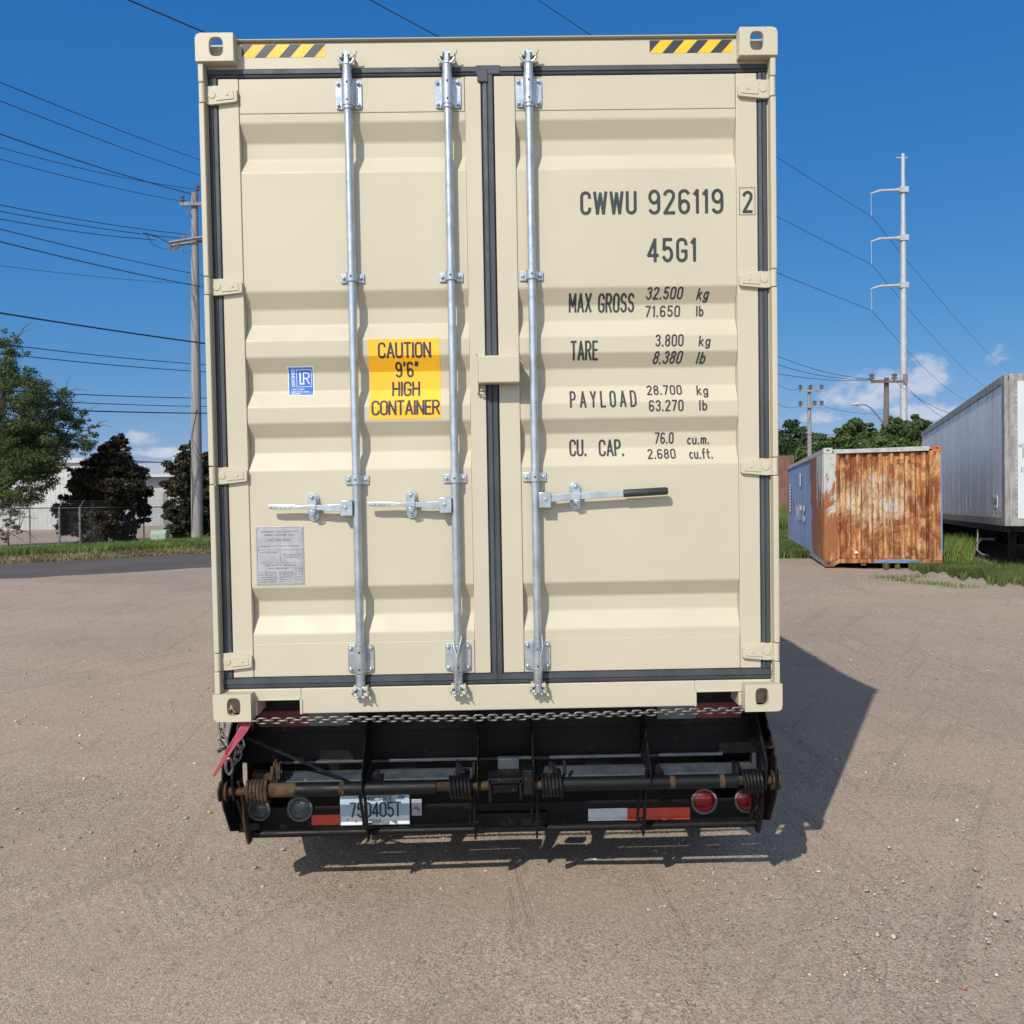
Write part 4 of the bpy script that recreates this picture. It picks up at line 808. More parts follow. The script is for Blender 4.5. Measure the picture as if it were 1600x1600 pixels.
# chassis, axles and wheels further forward
for sx in (-1, 1):
    mb = MB(); mb.box(sx*.40, sx*.52, .43, 12.0, .55, .80); mb.box(sx*.36, sx*.56, .43, 12.0, .785, .80); Q('chassis_rail', mb, K)
    mb = MB(); mb.box(sx*.75, sx*1.15, 6, 6.15, .80, .89); mb.box(sx*.75, sx*1.15, 11.5, 11.7, .8, .89); mb.box(-.9, .9, 11.5, 11.7, .8, .89); Q('outrigger', mb, K)
for yy in (2.1, 3.35):
    mb = MB(); mb.cyl((-1.1, yy, .50), (1.1, yy, .50), .065, n=12); Q('axle', mb, K)
    for sx in (-1, 1):
        for xo in (.80, 1.07):
            mb = MB(); mb.tube([(sx*xo+.0-.12, yy, .5), (sx*xo-.10, yy, .5), (sx*xo+.10, yy, .5), (sx*xo+.12, yy, .5)], [.40, .495, .495, .40], 36); w_ = Q('tyre', mb, M['tyre'], smooth=True)
            mb = MB(); mb.tube([(sx*xo-.125, yy, .5), (sx*xo+.125, yy, .5)], [.28, .28], 24); mb.build('rim', M['plate'], w_, smooth=True)
mb = MB(); mb.box(-.5, .5, 1.3, 4.2, .56, .62); Q('suspension_frame', mb, K)
mb = MB(); mb.box(-.5, -.38, 9.0, 9.12, .05, .6); mb.box(.38, .5, 9.0, 9.12, .05, .6); mb.box(-.6,-.28,8.95,9.17,0,.06); mb.box(.28,.6,8.95,9.17,0,.06); Q('landing_leg', mb, K)
# ------------------------------------------------------------------ chains
def link_mesh(pitch=.031, r=.0040, wid=.0122):
    mb = MB(); h = pitch/2+r*.2; pts = []
    for i in range(9): a = -PI/2+PI*i/8; pts.append((h-wid*.55+wid*math.cos(a), 0, wid*math.sin(a)))
    for i in range(9): a = PI/2+PI*i/8; pts.append((-h+wid*.55+wid*math.cos(a), 0, wid*math.sin(a)))
    mb.tube(pts, r, 7, closed=True); me = bpy.data.meshes.new('chain_link'); me.from_pydata(mb.v, [], mb.f); me.materials.append(M['chain'])
    me.polygons.foreach_set('use_smooth', [True]*len(me.polygons)); return me
LM = link_mesh()
def chain(path, label, group=None, jit=.0, pitch=.031):
    e = empty('chain', path[0], label, 'chain', group); P0 = [Vector(p) for p in path]; seg = []; L = 0
    for a, b in zip(P0, P0[1:]): seg.append((a, b, L, L+(b-a).length)); L += (b-a).length
    n = int(L/pitch)
    for i in range(n):
        t = (i+.5)*pitch
        for a, b, l0, l1 in seg:
            if l0 <= t <= l1: q = a+(b-a)*(t-l0)/(l1-l0); d = (b-a).normalized(); break
        up = Vector((0, 0, 1)) if abs(d.z) < .8 else Vector((0, 1, 0)); w = d.cross(up).normalized(); u = w.cross(d)
        ang = (PI*.08 if i % 2 else PI*.44)+random.uniform(-.22, .22)
        zz = u*math.cos(ang)+w*math.sin(ang); yy = zz.cross(d)
        mm = Matrix((( d.x, yy.x, zz.x, q.x+random.uniform(-jit, jit)), (d.y, yy.y, zz.y, q.y+random.uniform(-jit, jit)), (d.z, yy.z, zz.z, q.z+random.uniform(-jit, jit)), (0, 0, 0, 1)))
        o = bpy.data.objects.new('link', LM); o.parent = e; COL.objects.link(o); o.matrix_world = mm; o.matrix_parent_inverse = Matrix.Translation(-P0[0]); o.matrix_basis = mm
    return e
cp = []
for i in range(25):
    t = i/24; px = 392+(1175-392)*t; py = 1127-17.5*t+2.0*math.sin(t*PI)-.8*math.sin(t*9); cp.append(U(px, py, .02))
chain(cp, 'long steel chain stretched level under the container sill from corner to corner', None)
cq = [U(347, 1130, .05), U(346, 1145, .04), U(350, 1160, .03), U(343, 1172, .03), U(352, 1166, .02), U(344, 1158, .03), U(356, 1172, .02), U(350, 1178, .03)]
chain(cq, 'short bunched end of chain hanging below the left corner casting', 'chains tying down the left corner', .003)
cq = [U(376, 1133, .10), U(374, 1150, .09), U(378, 1166, .08), U(372, 1182, .08), U(360, 1200, .08)]
chain(cq, 'length of chain running down behind the red lever', 'chains tying down the left corner', .002)
p0, p1, p2, p3 = U(392, 1120, .06), U(381, 1140, .03), U(355, 1178, .01), U(334, 1213, .0)
e = empty('load_binder', p1, 'red tapered lever of a chain load binder hanging at the left corner', 'load binder')
def flatbar(path, ws, th):
    vs = []
    for p, w in zip(path, ws):
        q = Vector((.82, 0, -.5)).normalized()*w/2; h = Vector((0, th/2, 0)); vs += [p-q-h, p+q-h, p+q+h, p-q+h]
    n = len(path); fs = [(4*i+j, 4*i+4+j, 4*i+4+(j+1) % 4, 4*i+(j+1) % 4) for i in range(n-1) for j in range(4)]+[(0, 1, 2, 3), tuple(4*n-4+i for i in range(4))]
    return [tuple(v-p1) for v in vs], fs
mb = MB(); v, f = flatbar([p0, p1, p2, p3], [.040, .034, .022, .009], .012); mb.add(v, f)
v, f = flatbar([p0+Vector((.012,-.01,-.006)), p2+Vector((.009,-.01,-.004))], [.008, .006], .012); mb.add(v, f); v, f = flatbar([p0-Vector((.012,.01,-.006)), p2-Vector((.007,.01,-.004))], [.008, .005], .012); mb.add(v, f)
mb.build('lever', M['binder'], e, bevel=.0015)
mb = MB(); c = U(358, 1197, .05)-p1; mb.tube([(c.x+.014*math.cos(a)*1.0, c.y, c.z+.034*math.sin(a)) for a in [2*PI*i/20 for i in range(20)]], .0075, 8, closed=True); mb.build('hook', M['chain'], e, smooth=True)
# ------------------------------------------------------------------ pebbles
def rocks(n, x0, x1, y0, y1, smin, smax, pw, name, clump=True):
    o = np.array([(1,0,0),(-1,0,0),(0,1,0),(0,-1,0),(0,0,1),(0,0,-1)], float)
    f = np.array([(0,2,4),(2,1,4),(1,3,4),(3,0,4),(2,0,5),(1,2,5),(3,1,5),(0,3,5)])
    u = rng.random(n*3); Y = y0+(y1-y0)*rng.random(n*3)**1.0; X = x0+(x1-x0)*u
    dist = Y+4.0; keep = rng.random(n*3) < np.clip((3.4/dist)**1.6*1.4, 0, 1); keep &= np.abs(X) < .62*dist+.3
    if clump: keep &= (np.sin(X*1.7+Y*.6)+np.sin(X*.6-Y*2.1+1)+np.sin(X*4.1+Y*3.3)) > -1.2+1.6*rng.random(n*3)*0
    X = X[keep][:n]; Y = Y[keep][:n]; k = len(X)
    s = smin*(smax/smin)**(rng.random(k)**pw); sc = rng.uniform(.65, 1.25, (k, 1, 3)); sc[..., 2] *= .65
    V = o[None]*(1+rng.uniform(-.25, .25, (k, 6, 1)))*sc*s[:, None, None]
    a = rng.uniform(0, 2*PI, k); ca, sa = np.cos(a)[:, None], np.sin(a)[:, None]
    Vx = V[..., 0]*ca-V[..., 1]*sa; Vy = V[..., 0]*sa+V[..., 1]*ca; V = np.stack([Vx+X[:, None], Vy+Y[:, None], V[..., 2]+s[:, None]*.15], -1)
    gz = np.interp(Y, [-5, 12, 15], [0, 0, -.05]); V[..., 2] += gz[:, None]
    Fk = (f[None]+6*np.arange(k)[:, None, None]).reshape(-1, 3)
    return npmesh(name, V.reshape(-1, 3), Fk, M['stone'], smooth=True)
tag(rocks(110000, -9, 10, -1.3, 11, .0018, .0062, 2.4, 'gravel'), 'fine loose gravel scattered over the dirt yard', 'gravel', kind='stuff')
tag(rocks(6500, -8, 9, -1.2, 11, .005, .018, 3.4, 'pebbles', False), 'sparse larger pebbles lying on the dirt yard', 'pebbles', kind='stuff')
# ------------------------------------------------------------------ road and verge
def strip(name, cl, w, dz, mat, n=140):
    pts = [Vector(p) for p in cl]; d = [0]
    for a, b in zip(pts, pts[1:]): d.append(d[-1]+(b-a).length)
    V = []
    for i in range(n+1):
        t = d[-1]*i/n
        for k in range(len(pts)-1):
            if t <= d[k+1]+1e-6: break
        q = pts[k]+(pts[k+1]-pts[k])*((t-d[k])/(d[k+1]-d[k])); k0 = max(0, k-1); tg = (pts[min(k+1, len(pts)-1)]-pts[k]).normalized(); nn = Vector((-tg.y, tg.x))
        for j in range(13):
            r = (j/12-.5)*w; x, y = q.x+nn.x*r, q.y+nn.y*r; V.append((x, y, terr(x, y)+dz-(.05 if j in (0, 12) else 0)))
    ii = np.arange((n+1)*13).reshape(n+1, 13); FQ = np.stack([ii[:-1, :-1], ii[1:, :-1], ii[1:, 1:], ii[:-1, 1:]], -1).reshape(-1, 4)
    return npmesh(name, V, FQ, mat, smooth=True)
nL, nR, fL, fR = G(0, 910), G(328, 884), G(0, 881), G(328, 866)
mL, mR = (nL+fL)/2, (nR+fR)/2; rd = (mR-mL); rd.z = 0; rd.normalize(); nrm = Vector((-rd.y, rd.x, 0)); RW = ((fL-nL).dot(nrm)+(fR-nR).dot(nrm))/2
print('ROAD', nL, nR, fL, fR, RW, rd)
c0 = mL-rd*70; c1 = mR+rd*6; bend = [c1+Vector((math.sin(k*.12)*6*k*.35, 6*k, 0)) for k in range(1, 20)]
tag(strip('road', [(c0.x, c0.y), (mL.x, mL.y), (mR.x, mR.y), (c1.x, c1.y)]+[(p.x*.25+c1.x*.75+k*.2, p.y) for k, p in enumerate(bend)], RW, .035, M['asph'], 300), kind='structure')
def blades(name, pts, h, w, mat, label, cat, kind='stuff', lean=.5):
    "grass: one bent tapering blade (2 quads -> 2 tris) per point"
    P_ = np.array(pts); n = len(P_); hh = h*rng.uniform(.5, 1.25, n); a = rng.uniform(0, 2*PI, n); ww = w*rng.uniform(.6, 1.3, n)
    dx, dy = np.cos(a), np.sin(a); b = rng.uniform(0, 2*PI, n); lx, ly = np.cos(b)*hh*lean*rng.random(n), np.sin(b)*hh*lean*rng.random(n)
    z = P_[:, 2]
    V = np.stack([np.stack([P_[:, 0]-dx*ww/2, P_[:, 1]-dy*ww/2, z], -1), np.stack([P_[:, 0]+dx*ww/2, P_[:, 1]+dy*ww/2, z], -1),
                  np.stack([P_[:, 0]+dx*ww*.35+lx*.4, P_[:, 1]+dy*ww*.35+ly*.4, z+hh*.6], -1), np.stack([P_[:, 0]-dx*ww*.35+lx*.4, P_[:, 1]-dy*ww*.35+ly*.4, z+hh*.6], -1),
                  np.stack([P_[:, 0]+lx, P_[:, 1]+ly, z+hh], -1)], 1)
    # as quads: base quad and tip triangle (degenerate quad avoided by splitting tris)
    f = np.array([(0,1,2),(0,2,3),(3,2,4)]); Fk = (f[None]+5*np.arange(n)[:, None, None]).reshape(-1, 3)
    return tag(npmesh(name, V.reshape(-1, 3), Fk, mat), label, cat, kind=kind)
def berm_h(s, t):  # height of verge above terrain: s along road from mL, t from far road edge
    return (.16+.10*sstep(4, 14, s))*sstep(0, 1.6, t)*(1-sstep(5.5, 8.5, t))
V = []; ns, ntt = 120, 22
for i in range(ns+1):
    for j in range(ntt+1):
        s = -45+80*i/ns; t = -.15+9*j/ntt; q = mL+rd*s+nrm*(RW/2+t); V.append((q.x, q.y, terr(q.x, q.y)+berm_h(s, t)+.02+(.0 if j not in (0, ntt) else -.08)))
ii = np.arange((ns+1)*(ntt+1)).reshape(ns+1, ntt+1); FQ = np.stack([ii[:-1, :-1], ii[1:, :-1], ii[1:, 1:], ii[:-1, 1:]], -1).reshape(-1, 4)
verge_m = simple('verge_soil', (.14,.17,.055), (.23,.20,.10), 1.5, .95, bump=.5, bscale=20, bdist=.03)
tag(npmesh('grass_verge', V, FQ, verge_m, smooth=True), kind='structure')
gp, dp = [], []
for k in range(130000):
    s = random.uniform(-12, 26); t = random.uniform(0, 5.5)**1.0; q = mL+rd*s+nrm*(RW/2+t); z = terr(q.x, q.y)+berm_h(s, t)+.01
    if t < 1.1: dp.append((q.x, q.y, z))
    elif random.random() < (.9 if t < 4 else .5): gp.append((q.x, q.y, z))
blades('grass', gp, .20, .03, M['grass'], 'green grass growing along the far side of the road', 'grass', lean=.8)
blades('dry_grass', dp, .10, .035, M['dry'], 'dry brown grass fringe along the road edge', 'dry grass', lean=.9)
# ------------------------------------------------------------------ trees
def limb(mb, p, d, l, r, depth, tips, spread=.6, droop=0):
    pts = [p]; rr = [r]; q = p.copy(); dd = d.copy()
    for i in range(4):
        dd = (dd+Vector((random.uniform(-.18, .18), random.uniform(-.18, .18), random.uniform(-.1, .12)-droop))).normalized(); q = q+dd*l/4; pts.append(q.copy()); rr.append(r*(1-.12*(i+1)))
    mb.tube(pts, rr, 7 if r > .05 else 5)
    if depth == 0: tips.append(q); return
    for k in range(random.choice((2, 3, 3))):
        a = random.uniform(0, 2*PI); o = Vector((math.cos(a), math.sin(a), random.uniform(-.1, .7)))
        limb(mb, pts[random.choice((2, 3, 4))], (dd+o*spread).normalized(), l*random.uniform(.6, .8), r*.55, depth-1, tips, spread, droop)
def leafcloud(centers, radii, n, size, aspect=.45, flat=.6, shell=.55):
    centers = np.array(centers); radii = np.array(radii); w = (radii**2).prod(1)**(1/3) if radii.ndim > 1 else radii**2
    c = rng.choice(len(centers), n, p=w/w.sum()); d = rng.normal(size=(n, 3)); d /= np.linalg.norm(d, axis=1)[:, None]
    r = (shell+(1-shell)*rng.random(n))**.8*rng.uniform(.75, 1.12, n); P_ = centers[c]+d*r[:, None]*radii[c]
    nrm_ = d*.6+rng.normal(size=(n, 3))*flat; nrm_[:, 2] += .3; nrm_ /= np.linalg.norm(nrm_, axis=1)[:, None]
    t = np.cross(nrm_, rng.normal(size=(n, 3))); t /= np.linalg.norm(t, axis=1)[:, None]; b = np.cross(nrm_, t); s = size*rng.uniform(.6, 1.35, n)
    A = t*s[:, None]/2; Bv = b*(s*aspect)[:, None]/2
    V = np.stack([P_-A, P_-Bv+A*.1, P_+A, P_+Bv+A*.1], 1)
    return V.reshape(-1, 3), np.arange(4*n).reshape(n, 4)
def tree(name, base, blobs, n, size, leaf, label, group=None, trunk_r=.14, first=1.2, aspect=.45, cat='tree', depth=3, open_=False, twig=0, dens=1):
    e = empty(name, base, label, cat, group); base = Vector(base); tips = []; mb = MB()
    cs = [Vector(b[:3])-base for b in blobs]; top = max(c.z for c in cs); cx = sum((c for c in cs), Vector())/len(cs)
    trunk = [Vector((0, 0, -.1)), Vector((random.uniform(-.1, .1), 0, first)), Vector((cx.x*.6, cx.y*.6, top*.75))]; mb.tube(trunk, [trunk_r, trunk_r*.8, trunk_r*.3], 9)
    for c in cs:
        s = trunk[1]+(trunk[2]-trunk[1])*min(1, max(0, random.uniform(.0, .5)))
        mid = (s+c)/2+Vector((random.uniform(-.15, .15), random.uniform(-.15, .15), random.uniform(0, .25))); mb.tube([s, mid, c], [trunk_r*.36, trunk_r*.22, trunk_r*.08], 5)
        for k in range(twig):
            d = Vector(np.random.default_rng(int(abs(c.x*977+c.y*131+k*71))).normal(size=3)).normalized(); mb.tube([c, c+d*.5+Vector((0, 0, .1)), c+d*1.0], [.02, .012, .006], 4)
    mb.build('trunk', M['bark'], e, smooth=True)
    sub = []; rad = []
    for b in blobs:      # break every bough into clumps
        c = Vector(b[:3])-base; R_ = b[3]
        for k in range(int((b[4] if len(b) > 4 else 9)*dens)):
            d = Vector(rng.normal(size=3)).normalized(); sub.append(c+d*R_*random.uniform(.2, 1.0)); q = R_*random.uniform(.18, .42); rad.append((q*1.25, q*1.25, q*.75))
    v, f = leafcloud([tuple(s) for s in sub], rad, n, size, aspect, shell=.2)
    npmesh('crown', v, f, M[leaf], e); return e
def W3(px, py, Zd):  # world point at a pixel, a given distance away
    d = ray(px, py); return Vector(CAM+d*(Zd/d[1]))
def at_base(px, Zd):
    d = ray(px, 790); p = CAM+d*(Zd/d[1]); return Vector((p[0], p[1], terr(p[0], p[1])))
def blob(px, py, Zd, r, k=9, dy=0):
    p = W3(px, py, Zd); return (p.x, p.y+dy, p.z, r, k)
D1 = 40
lt = [blob(20,600,D1,1.1), blob(-30,590,D1,1.3), blob(60,620,D1-1,1.0), blob(95,640,D1,.9,8), blob(125,655,D1,.55,5), blob(15,665,D1-1.5,1.3), blob(60,690,D1-1,1.3), blob(105,690,D1+1,.8), blob(-20,720,D1,1.4), blob(30,740,D1-1.5,1.15), blob(70,740,D1,.8), blob(5,780,D1,.9,7), blob(20,550,D1,.55,6), blob(0,535,D1+1,.6,5), blob(100,612,D1+1,.35,4), blob(-60,660,D1,1.8,14), blob(-110,700,D1+1,1.9,14), blob(-70,590,D1+1,1.4,10), blob(45,645,D1,1.0), blob(135,690,D1,.6,6), blob(85,715,D1-1,.8), blob(40,700,D1-1,1.2), blob(10,700,D1,1.2), blob(0,740,D1,1.2), blob(40,775,D1,.7), blob(25,530,D1,.35,4), blob(148,668,D1,.3,3)]
tree('feathery_tree', at_base(-25, D1), lt, 125000, .135, 'leafL', 'large airy light green tree behind the chain-link fence at the far left', None, .2, 1.8, .3, twig=4, dens=3.0)
D2 = 42
mg = [blob(175,700,D2,.55), blob(190,690,D2,.35,6), blob(160,720,D2,.7), blob(205,740,D2,.75), blob(135,745,D2-.5,.75), blob(180,765,D2-1,1.0), blob(215,790,D2,.55), blob(120,790,D2,.85), blob(160,810,D2-1,1.0), blob(205,820,D2,.55), blob(105,825,D2,.55), blob(145,842,D2-.5,.7), blob(190,842,D2,.55), blob(170,740,D2+.8,.9), blob(150,765,D2,.9), blob(215,765,D2,.6), blob(125,765,D2,.6), blob(190,715,D2,.6), blob(225,800,D2,.4), blob(105,800,D2,.6), blob(165,785,D2,1.1)]
tree('magnolia_tree', at_base(160, D2), mg, 78000, .17, 'leafM', 'dense dark magnolia tree standing between the fence and the white building', 'dark magnolia trees behind the fence', .16, .5, .5, dens=3.2)
mg = [blob(300,700,D2,.45,6), blob(285,725,D2,.6), blob(310,735,D2,.75), blob(275,760,D2,.6), blob(300,775,D2-.6,.9), blob(330,760,D2,1.0), blob(268,800,D2,.5), blob(290,815,D2-.5,.8), blob(325,810,D2,.9), blob(278,832,D2,.4,6), blob(310,840,D2,.6), blob(345,720,D2,.8)]
tree('magnolia_tree', at_base(305, D2), mg, 56000, .17, 'leafM', 'dense dark magnolia tree behind the wooden utility pole', 'dark magnolia trees behind the fence', .16, .5, .5, dens=3.2)
sb = [blob(15,815,36,.35,5), blob(0,830,36,.3,4), blob(30,828,36,.25,4), blob(10,845,36,.2,3)]
tree('sapling', at_base(12, 36), sb, 900, .09, 'leafL', 'thin sparse sapling in front of the fence at the left edge', None, .035, .4, .3, twig=6, cat='sapling')
# right-hand background trees
def rt(pxs, D, label, n=14000, leaf='leafR', size=.24):
    bl = [blob(px, py, D, r) for px, py, r in pxs]; tree('leafy_tree', at_base(sum(p[0] for p in pxs)/len(pxs), D), bl, n, size, leaf, label, 'green trees beyond the rusty container', .25, 1.5, .55, dens=1.6)
rt([(1332,681,1.0),(1345,678,.9),(1320,690,.8),(1358,686,.9),(1340,697,1.3),(1362,704,1.3),(1320,706,1.1),(1335,715,1.4)], 62, 'rounded green tree left of the dark wooden pole, above the rusty container', 42000)
rt([(1397,672,.8),(1410,676,1.0),(1424,668,.8),(1388,688,.9),(1430,680,.8),(1405,697,1.4),(1428,703,1.2),(1382,706,1.2),(1440,697,.8)], 52, 'bright green tree at the foot of the tall steel pole', 46000)
rt([(1285,700,1.3),(1272,698,1.1),(1296,706,1.0),(1262,708,1.3),(1290,717,1.3)], 85, 'yellow-green tree behind the blue side of the rusty container', 18000, size=.3)
rt([(1250,688,1.8),(1232,692,2.0),(1240,705,2.2),(1215,690,2.2),(1222,705,2.2),(1255,710,2.0)], 95, 'dark green tree at the right edge of the cream container', 24000, 'leafF', .34)
rt([(1190,690,2.2),(1175,700,2.4),(1200,705,2.3)], 96, 'dark green tree half hidden behind the cream container', 5000, 'leafF', .5)
# distant wood: one mass
n = 9000; az = rng.uniform(-1.1, 1.15, n); rr_ = rng.uniform(190, 230, n); cc = np.stack([np.sin(az)*rr_, np.cos(az)*rr_, -1+rng.random(n)**.8*(5+1.8*np.sin(az*37)+1.2*np.sin(az*91))], -1)
v, f = leafcloud(cc, np.full((n, 3), 1.2), 26000, 1.6, .6)
tag(npmesh('distant_wood', v, f, M['leafF']), 'low line of distant woods along the horizon', 'woods', kind='stuff')
# ------------------------------------------------------------------ chain-link fence
fa, fb = W3(0, 862, 36.5), W3(330, 850, 45); fa.z = terr(fa.x, fa.y)+.05; fb.z = terr(fb.x, fb.y)+.05
fd = (fb-fa).normalized(); fe = fa-fd*14; ff = fb+fd*10; FL = (ff-fe).length; FH = 1.62
FE = empty('chain_link_fence', fe, 'galvanised chain-link fence with angled barbed-wire arms across the road', 'fence')
FE.rotation_euler = (0, math.asin(-fd.z), math.atan2(fd.y, fd.x))
mb = MB(); mb.cyl((0, 0, FH), (FL, 0, FH), .022, n=8); mb.build('top_rail', M['fence'], FE)
posts = []
for px in (47, 93, 125, 225, 318): 
    d = ray(px, 850); t_ = None; best = None
    for k in range(2000):
        s = k*FL/2000; q = fe+(ff-fe)*k/2000; v = RM @ (np.array(q)-CAM); X_ = 800+F*v[0]/v[2]
        if best is None or abs(X_-px) < best[0]: best = (abs(X_-px), s)
    posts.append(best[1])
posts += [posts[0]-3, posts[0]-6, posts[0]-9, posts[-1]+3, posts[-1]+6]
for s in posts:
    mb = MB(); mb.cyl((s, 0, -.2), (s, 0, FH+.04), .045 if s == posts[1] or s == posts[2] else .03, n=8); mb.tube([(s, 0, FH), (s, -.28, FH+.30)], .018, 5); mb.build('post', M['fence'], FE)
for k in range(3):
    mb = MB(); mb.cyl((0, -.09-.085*k, FH+.10+.09*k), (FL, -.09-.085*k, FH+.10+.09*k), .0035, n=4); mb.build('barbed_wire', M['fence'], FE)
V = []; Fs = []; stp = .075; w = .0035
k = -int(FH/stp)
while k*stp < FL:
    for sg in (1, -1):
        x0 = k*stp; x1 = x0+FH; z0, z1 = (0, FH) if sg > 0 else (FH, 0)
        if x0 < 0: z0 += sg*(-x0); x0 = 0
        if x1 > FL: z1 -= sg*(x1-FL); x1 = FL
        b = len(V); dz = w*.7
        V += [(x0, .0, z0+dz), (x0, w, z0-dz), (x0, -w, z0-dz), (x1, 0, z1+dz), (x1, w, z1-dz), (x1, -w, z1-dz)]; Fs += [(b, b+1, b+4, b+3), (b+1, b+2, b+5, b+4), (b+2, b, b+3, b+5)]
    k += 1
o = npmesh('wire_mesh', V, Fs, M['fence'], FE); o['kind'] = 'stuff'
# ------------------------------------------------------------------ building on the left
BD = 60
q0, q1 = W3(-120, 790, BD), W3(60, 790, BD)
E_ = empty('metal_building', (0, 0, 0), 'long low metal-clad warehouse with white left wing and grey right wing behind the fence', 'warehouse')
gz = -.9
def wallpart(nm, xa, xb, y, z0, z1, mat, rib=.3, rd_=.012, par=None):
    mb = MB(); mb.box(xa, xb, y, y+.2, z0, z1); x = xa
    while rib and x < xb-.08: mb.box(x, x+.06, y-rd_, y-.0005, z0+.01, z1-.01); x += rib
    return mb.build(nm, mat, par or E_)
def X3(px, D): return W3(px, 790, D).x
def Z3(py, D, px): return W3(px, py, D).z
xa, xb = X3(-330, BD), X3(88, BD); wallpart('wall', xa, xb, BD, gz, Z3(722, BD, 30), M['metalwall'], .3)
mb = MB(); mb.box(xa-.2, xb+.2, BD-.25, BD+14, Z3(722,BD,30), Z3(714,BD,30)); mb.build('roof', M['roof'], E_)
wx0, wx1 = X3(80, BD), X3(90, BD); mb = MB(); mb.box(wx0, wx1, BD-.08, BD-.035, Z3(786,BD,80), Z3(755,BD,80)); wd = mb.build('window', M['fence'], E_); mb = MB(); mb.box(wx0+.05, wx1-.05, BD-.1, BD-.082, Z3(785,BD,80), Z3(756,BD,80)); mb.build('pane', M['glass'], wd)
B2 = 63; xa2, xb2 = X3(89, BD)+.01, X3(420, B2); zt2 = Z3(743, B2, 250); wallpart('wall', xa2, xb2, B2, gz, zt2, M['greywall'], .3)
mb = MB(); mb.prism([(B2-.7, zt2), (B2-.7, zt2+.12), (B2+5, zt2+1.05), (B2+12, zt2+.12), (B2+12, zt2)], 0, xa2, xb2+.5); mb.build('roof', M['roof'], E_)
mb = MB(); mb.box(xa2, xb2+.5, B2-.85, B2-.705, zt2-.06, zt2+.10); mb.build('gutter', M['metalwall'], E_)
dx = X3(239, B2); mb = MB(); mb.box(dx-.08, dx+.08, B2-.16, B2-.035, gz, zt2); mb.build('downpipe', M['metalwall'], E_)
dx = X3(259, B2); mb = MB(); mb.box(dx-.22, dx+.22, B2-.09, B2-.035, Z3(768,B2,259), Z3(752,B2,259)); wd = mb.build('window', M['metalwall'], E_); mb = MB(); mb.box(dx-.17, dx+.17, B2-.11, B2-.092, Z3(767,B2,259), Z3(753,B2,259)); mb.build('pane', M['glass'], wd)
dx = X3(249, B2); mb = MB(); mb.box(dx-.15, dx+.15, B2-.25, B2-.035, Z3(763,B2,249), Z3(760,B2,249)); mb.build('wall_lamp', M['metalwall'], E_)
dx = X3(227, B2); mb = MB(); mb.box(dx-.25, dx+.1, B2-.06, B2-.035, gz, Z3(772,B2,227)); mb.build('door', M['fence'], E_)
mb = MB(); dx = X3(240, B2+4); mb.cyl((dx, B2+4.5, zt2+.8), (dx, B2+4.5, zt2+1.5), .1, n=8); mb.build('vent_pipe', M['roof'], E_)
o = MB(); bx = X3(235, 57); o.cyl((bx, 57, terr(bx, 57)), (bx, 57, Z3(808, 57, 235)), .12, n=14); o.tube([(bx, 57, Z3(808,57,235)), (bx, 57, Z3(806.5,57,235))], [.12, .05], 14)
tag(o.build('bollard', M['bollard'], smooth=True), 'yellow steel bollard guarding the grey wall of the warehouse', 'bollard')
cb = W3(251, 842, 39.5); cz = terr(cb.x, cb.y)+.2
e = empty('utility_cabinet', (cb.x, cb.y, cz), 'pale green ground utility cabinet in the verge beside the wooden pole', 'utility cabinet')
mb = MB(); mb.prism([(-.25, 0), (-.25, .35), (-.12, .5), (.3, .5), (.3, 0)], 0, -.34, .30); mb.build('body', M['cabinet'], e, bevel=.02)
for k in (0, 1):
    mb = MB(); mb.box(-.28+k*.3, -.02+k*.3, -.262, -.252, .05, .32); mb.build('door', M['cabinet'], e)
# ------------------------------------------------------------------ poles
def insul(mb, x, y, z, s=1): mb.cyl((x, y, z), (x, y, z+.05*s), .03*s, n=8); mb.tube([(x, y, z+.05*s), (x, y, z+.09*s), (x, y, z+.12*s), (x, y, z+.2*s), (x, y, z+.24*s)], [.09*s, .1*s, .06*s, .1*s, .03*s], 10)
PD = 38.5; pb = W3(307.5, 838, PD); pt = W3(304, 302, PD); gzp = terr(pb.x, pb.y)
e = empty('utility_pole', (pb.x, pb.y, gzp), 'weathered grey wooden utility pole with twin crossarms at the left edge of the cream container', 'utility pole')
mb = MB(); hp = pt.z-gzp; dxp = pt.x-pb.x; mb.tube([(0, 0, -.2), (dxp*.3, 0, hp*.3), (dxp*.7, 0, hp*.7), (dxp, 0, hp)], [.235, .21, .165, .125], 16); mb.build('pole', M['wood'], e, smooth=True)
def lz(py): return Z3(py, PD, 304)-gzp
def lx(px, py=350): return W3(px, py, PD).x-pb.x
z = lz(321); mb = MB(); mb.box(lx(285), lx(330), -.24, -.13, z-.07, z+.07); mb.build('crossarm', M['wood'], e, bevel=.01)
for q_ in ((lx(288), -.18, z+.07), (lx(309.5), .0, lz(300)), (lx(326), -.18, z+.07)): mb = MB(); insul(mb, *q_, 1.1); mb.build('insulator', M['ceramic'], e, smooth=True)
mb = MB(); mb.tube([(lx(291), -.18, z-.07), (lx(293), -.2, z-.25), (lx(297), -.22, z-.32)], .015, 5); mb.cyl((lx(296), -.2, z-.26), (lx(299), -.2, z-.42), .05, n=8); mb.build('surge_arrester', M['ceramic'], e)
z = lz(377)
for dy in (-.28, .2):
    mb = MB(); vs = [(lx(266), dy, z-.12), (lx(340), dy, z+.16)]; mb.tube(vs, .06, 4); mb.build('crossarm', M['wood'], e)
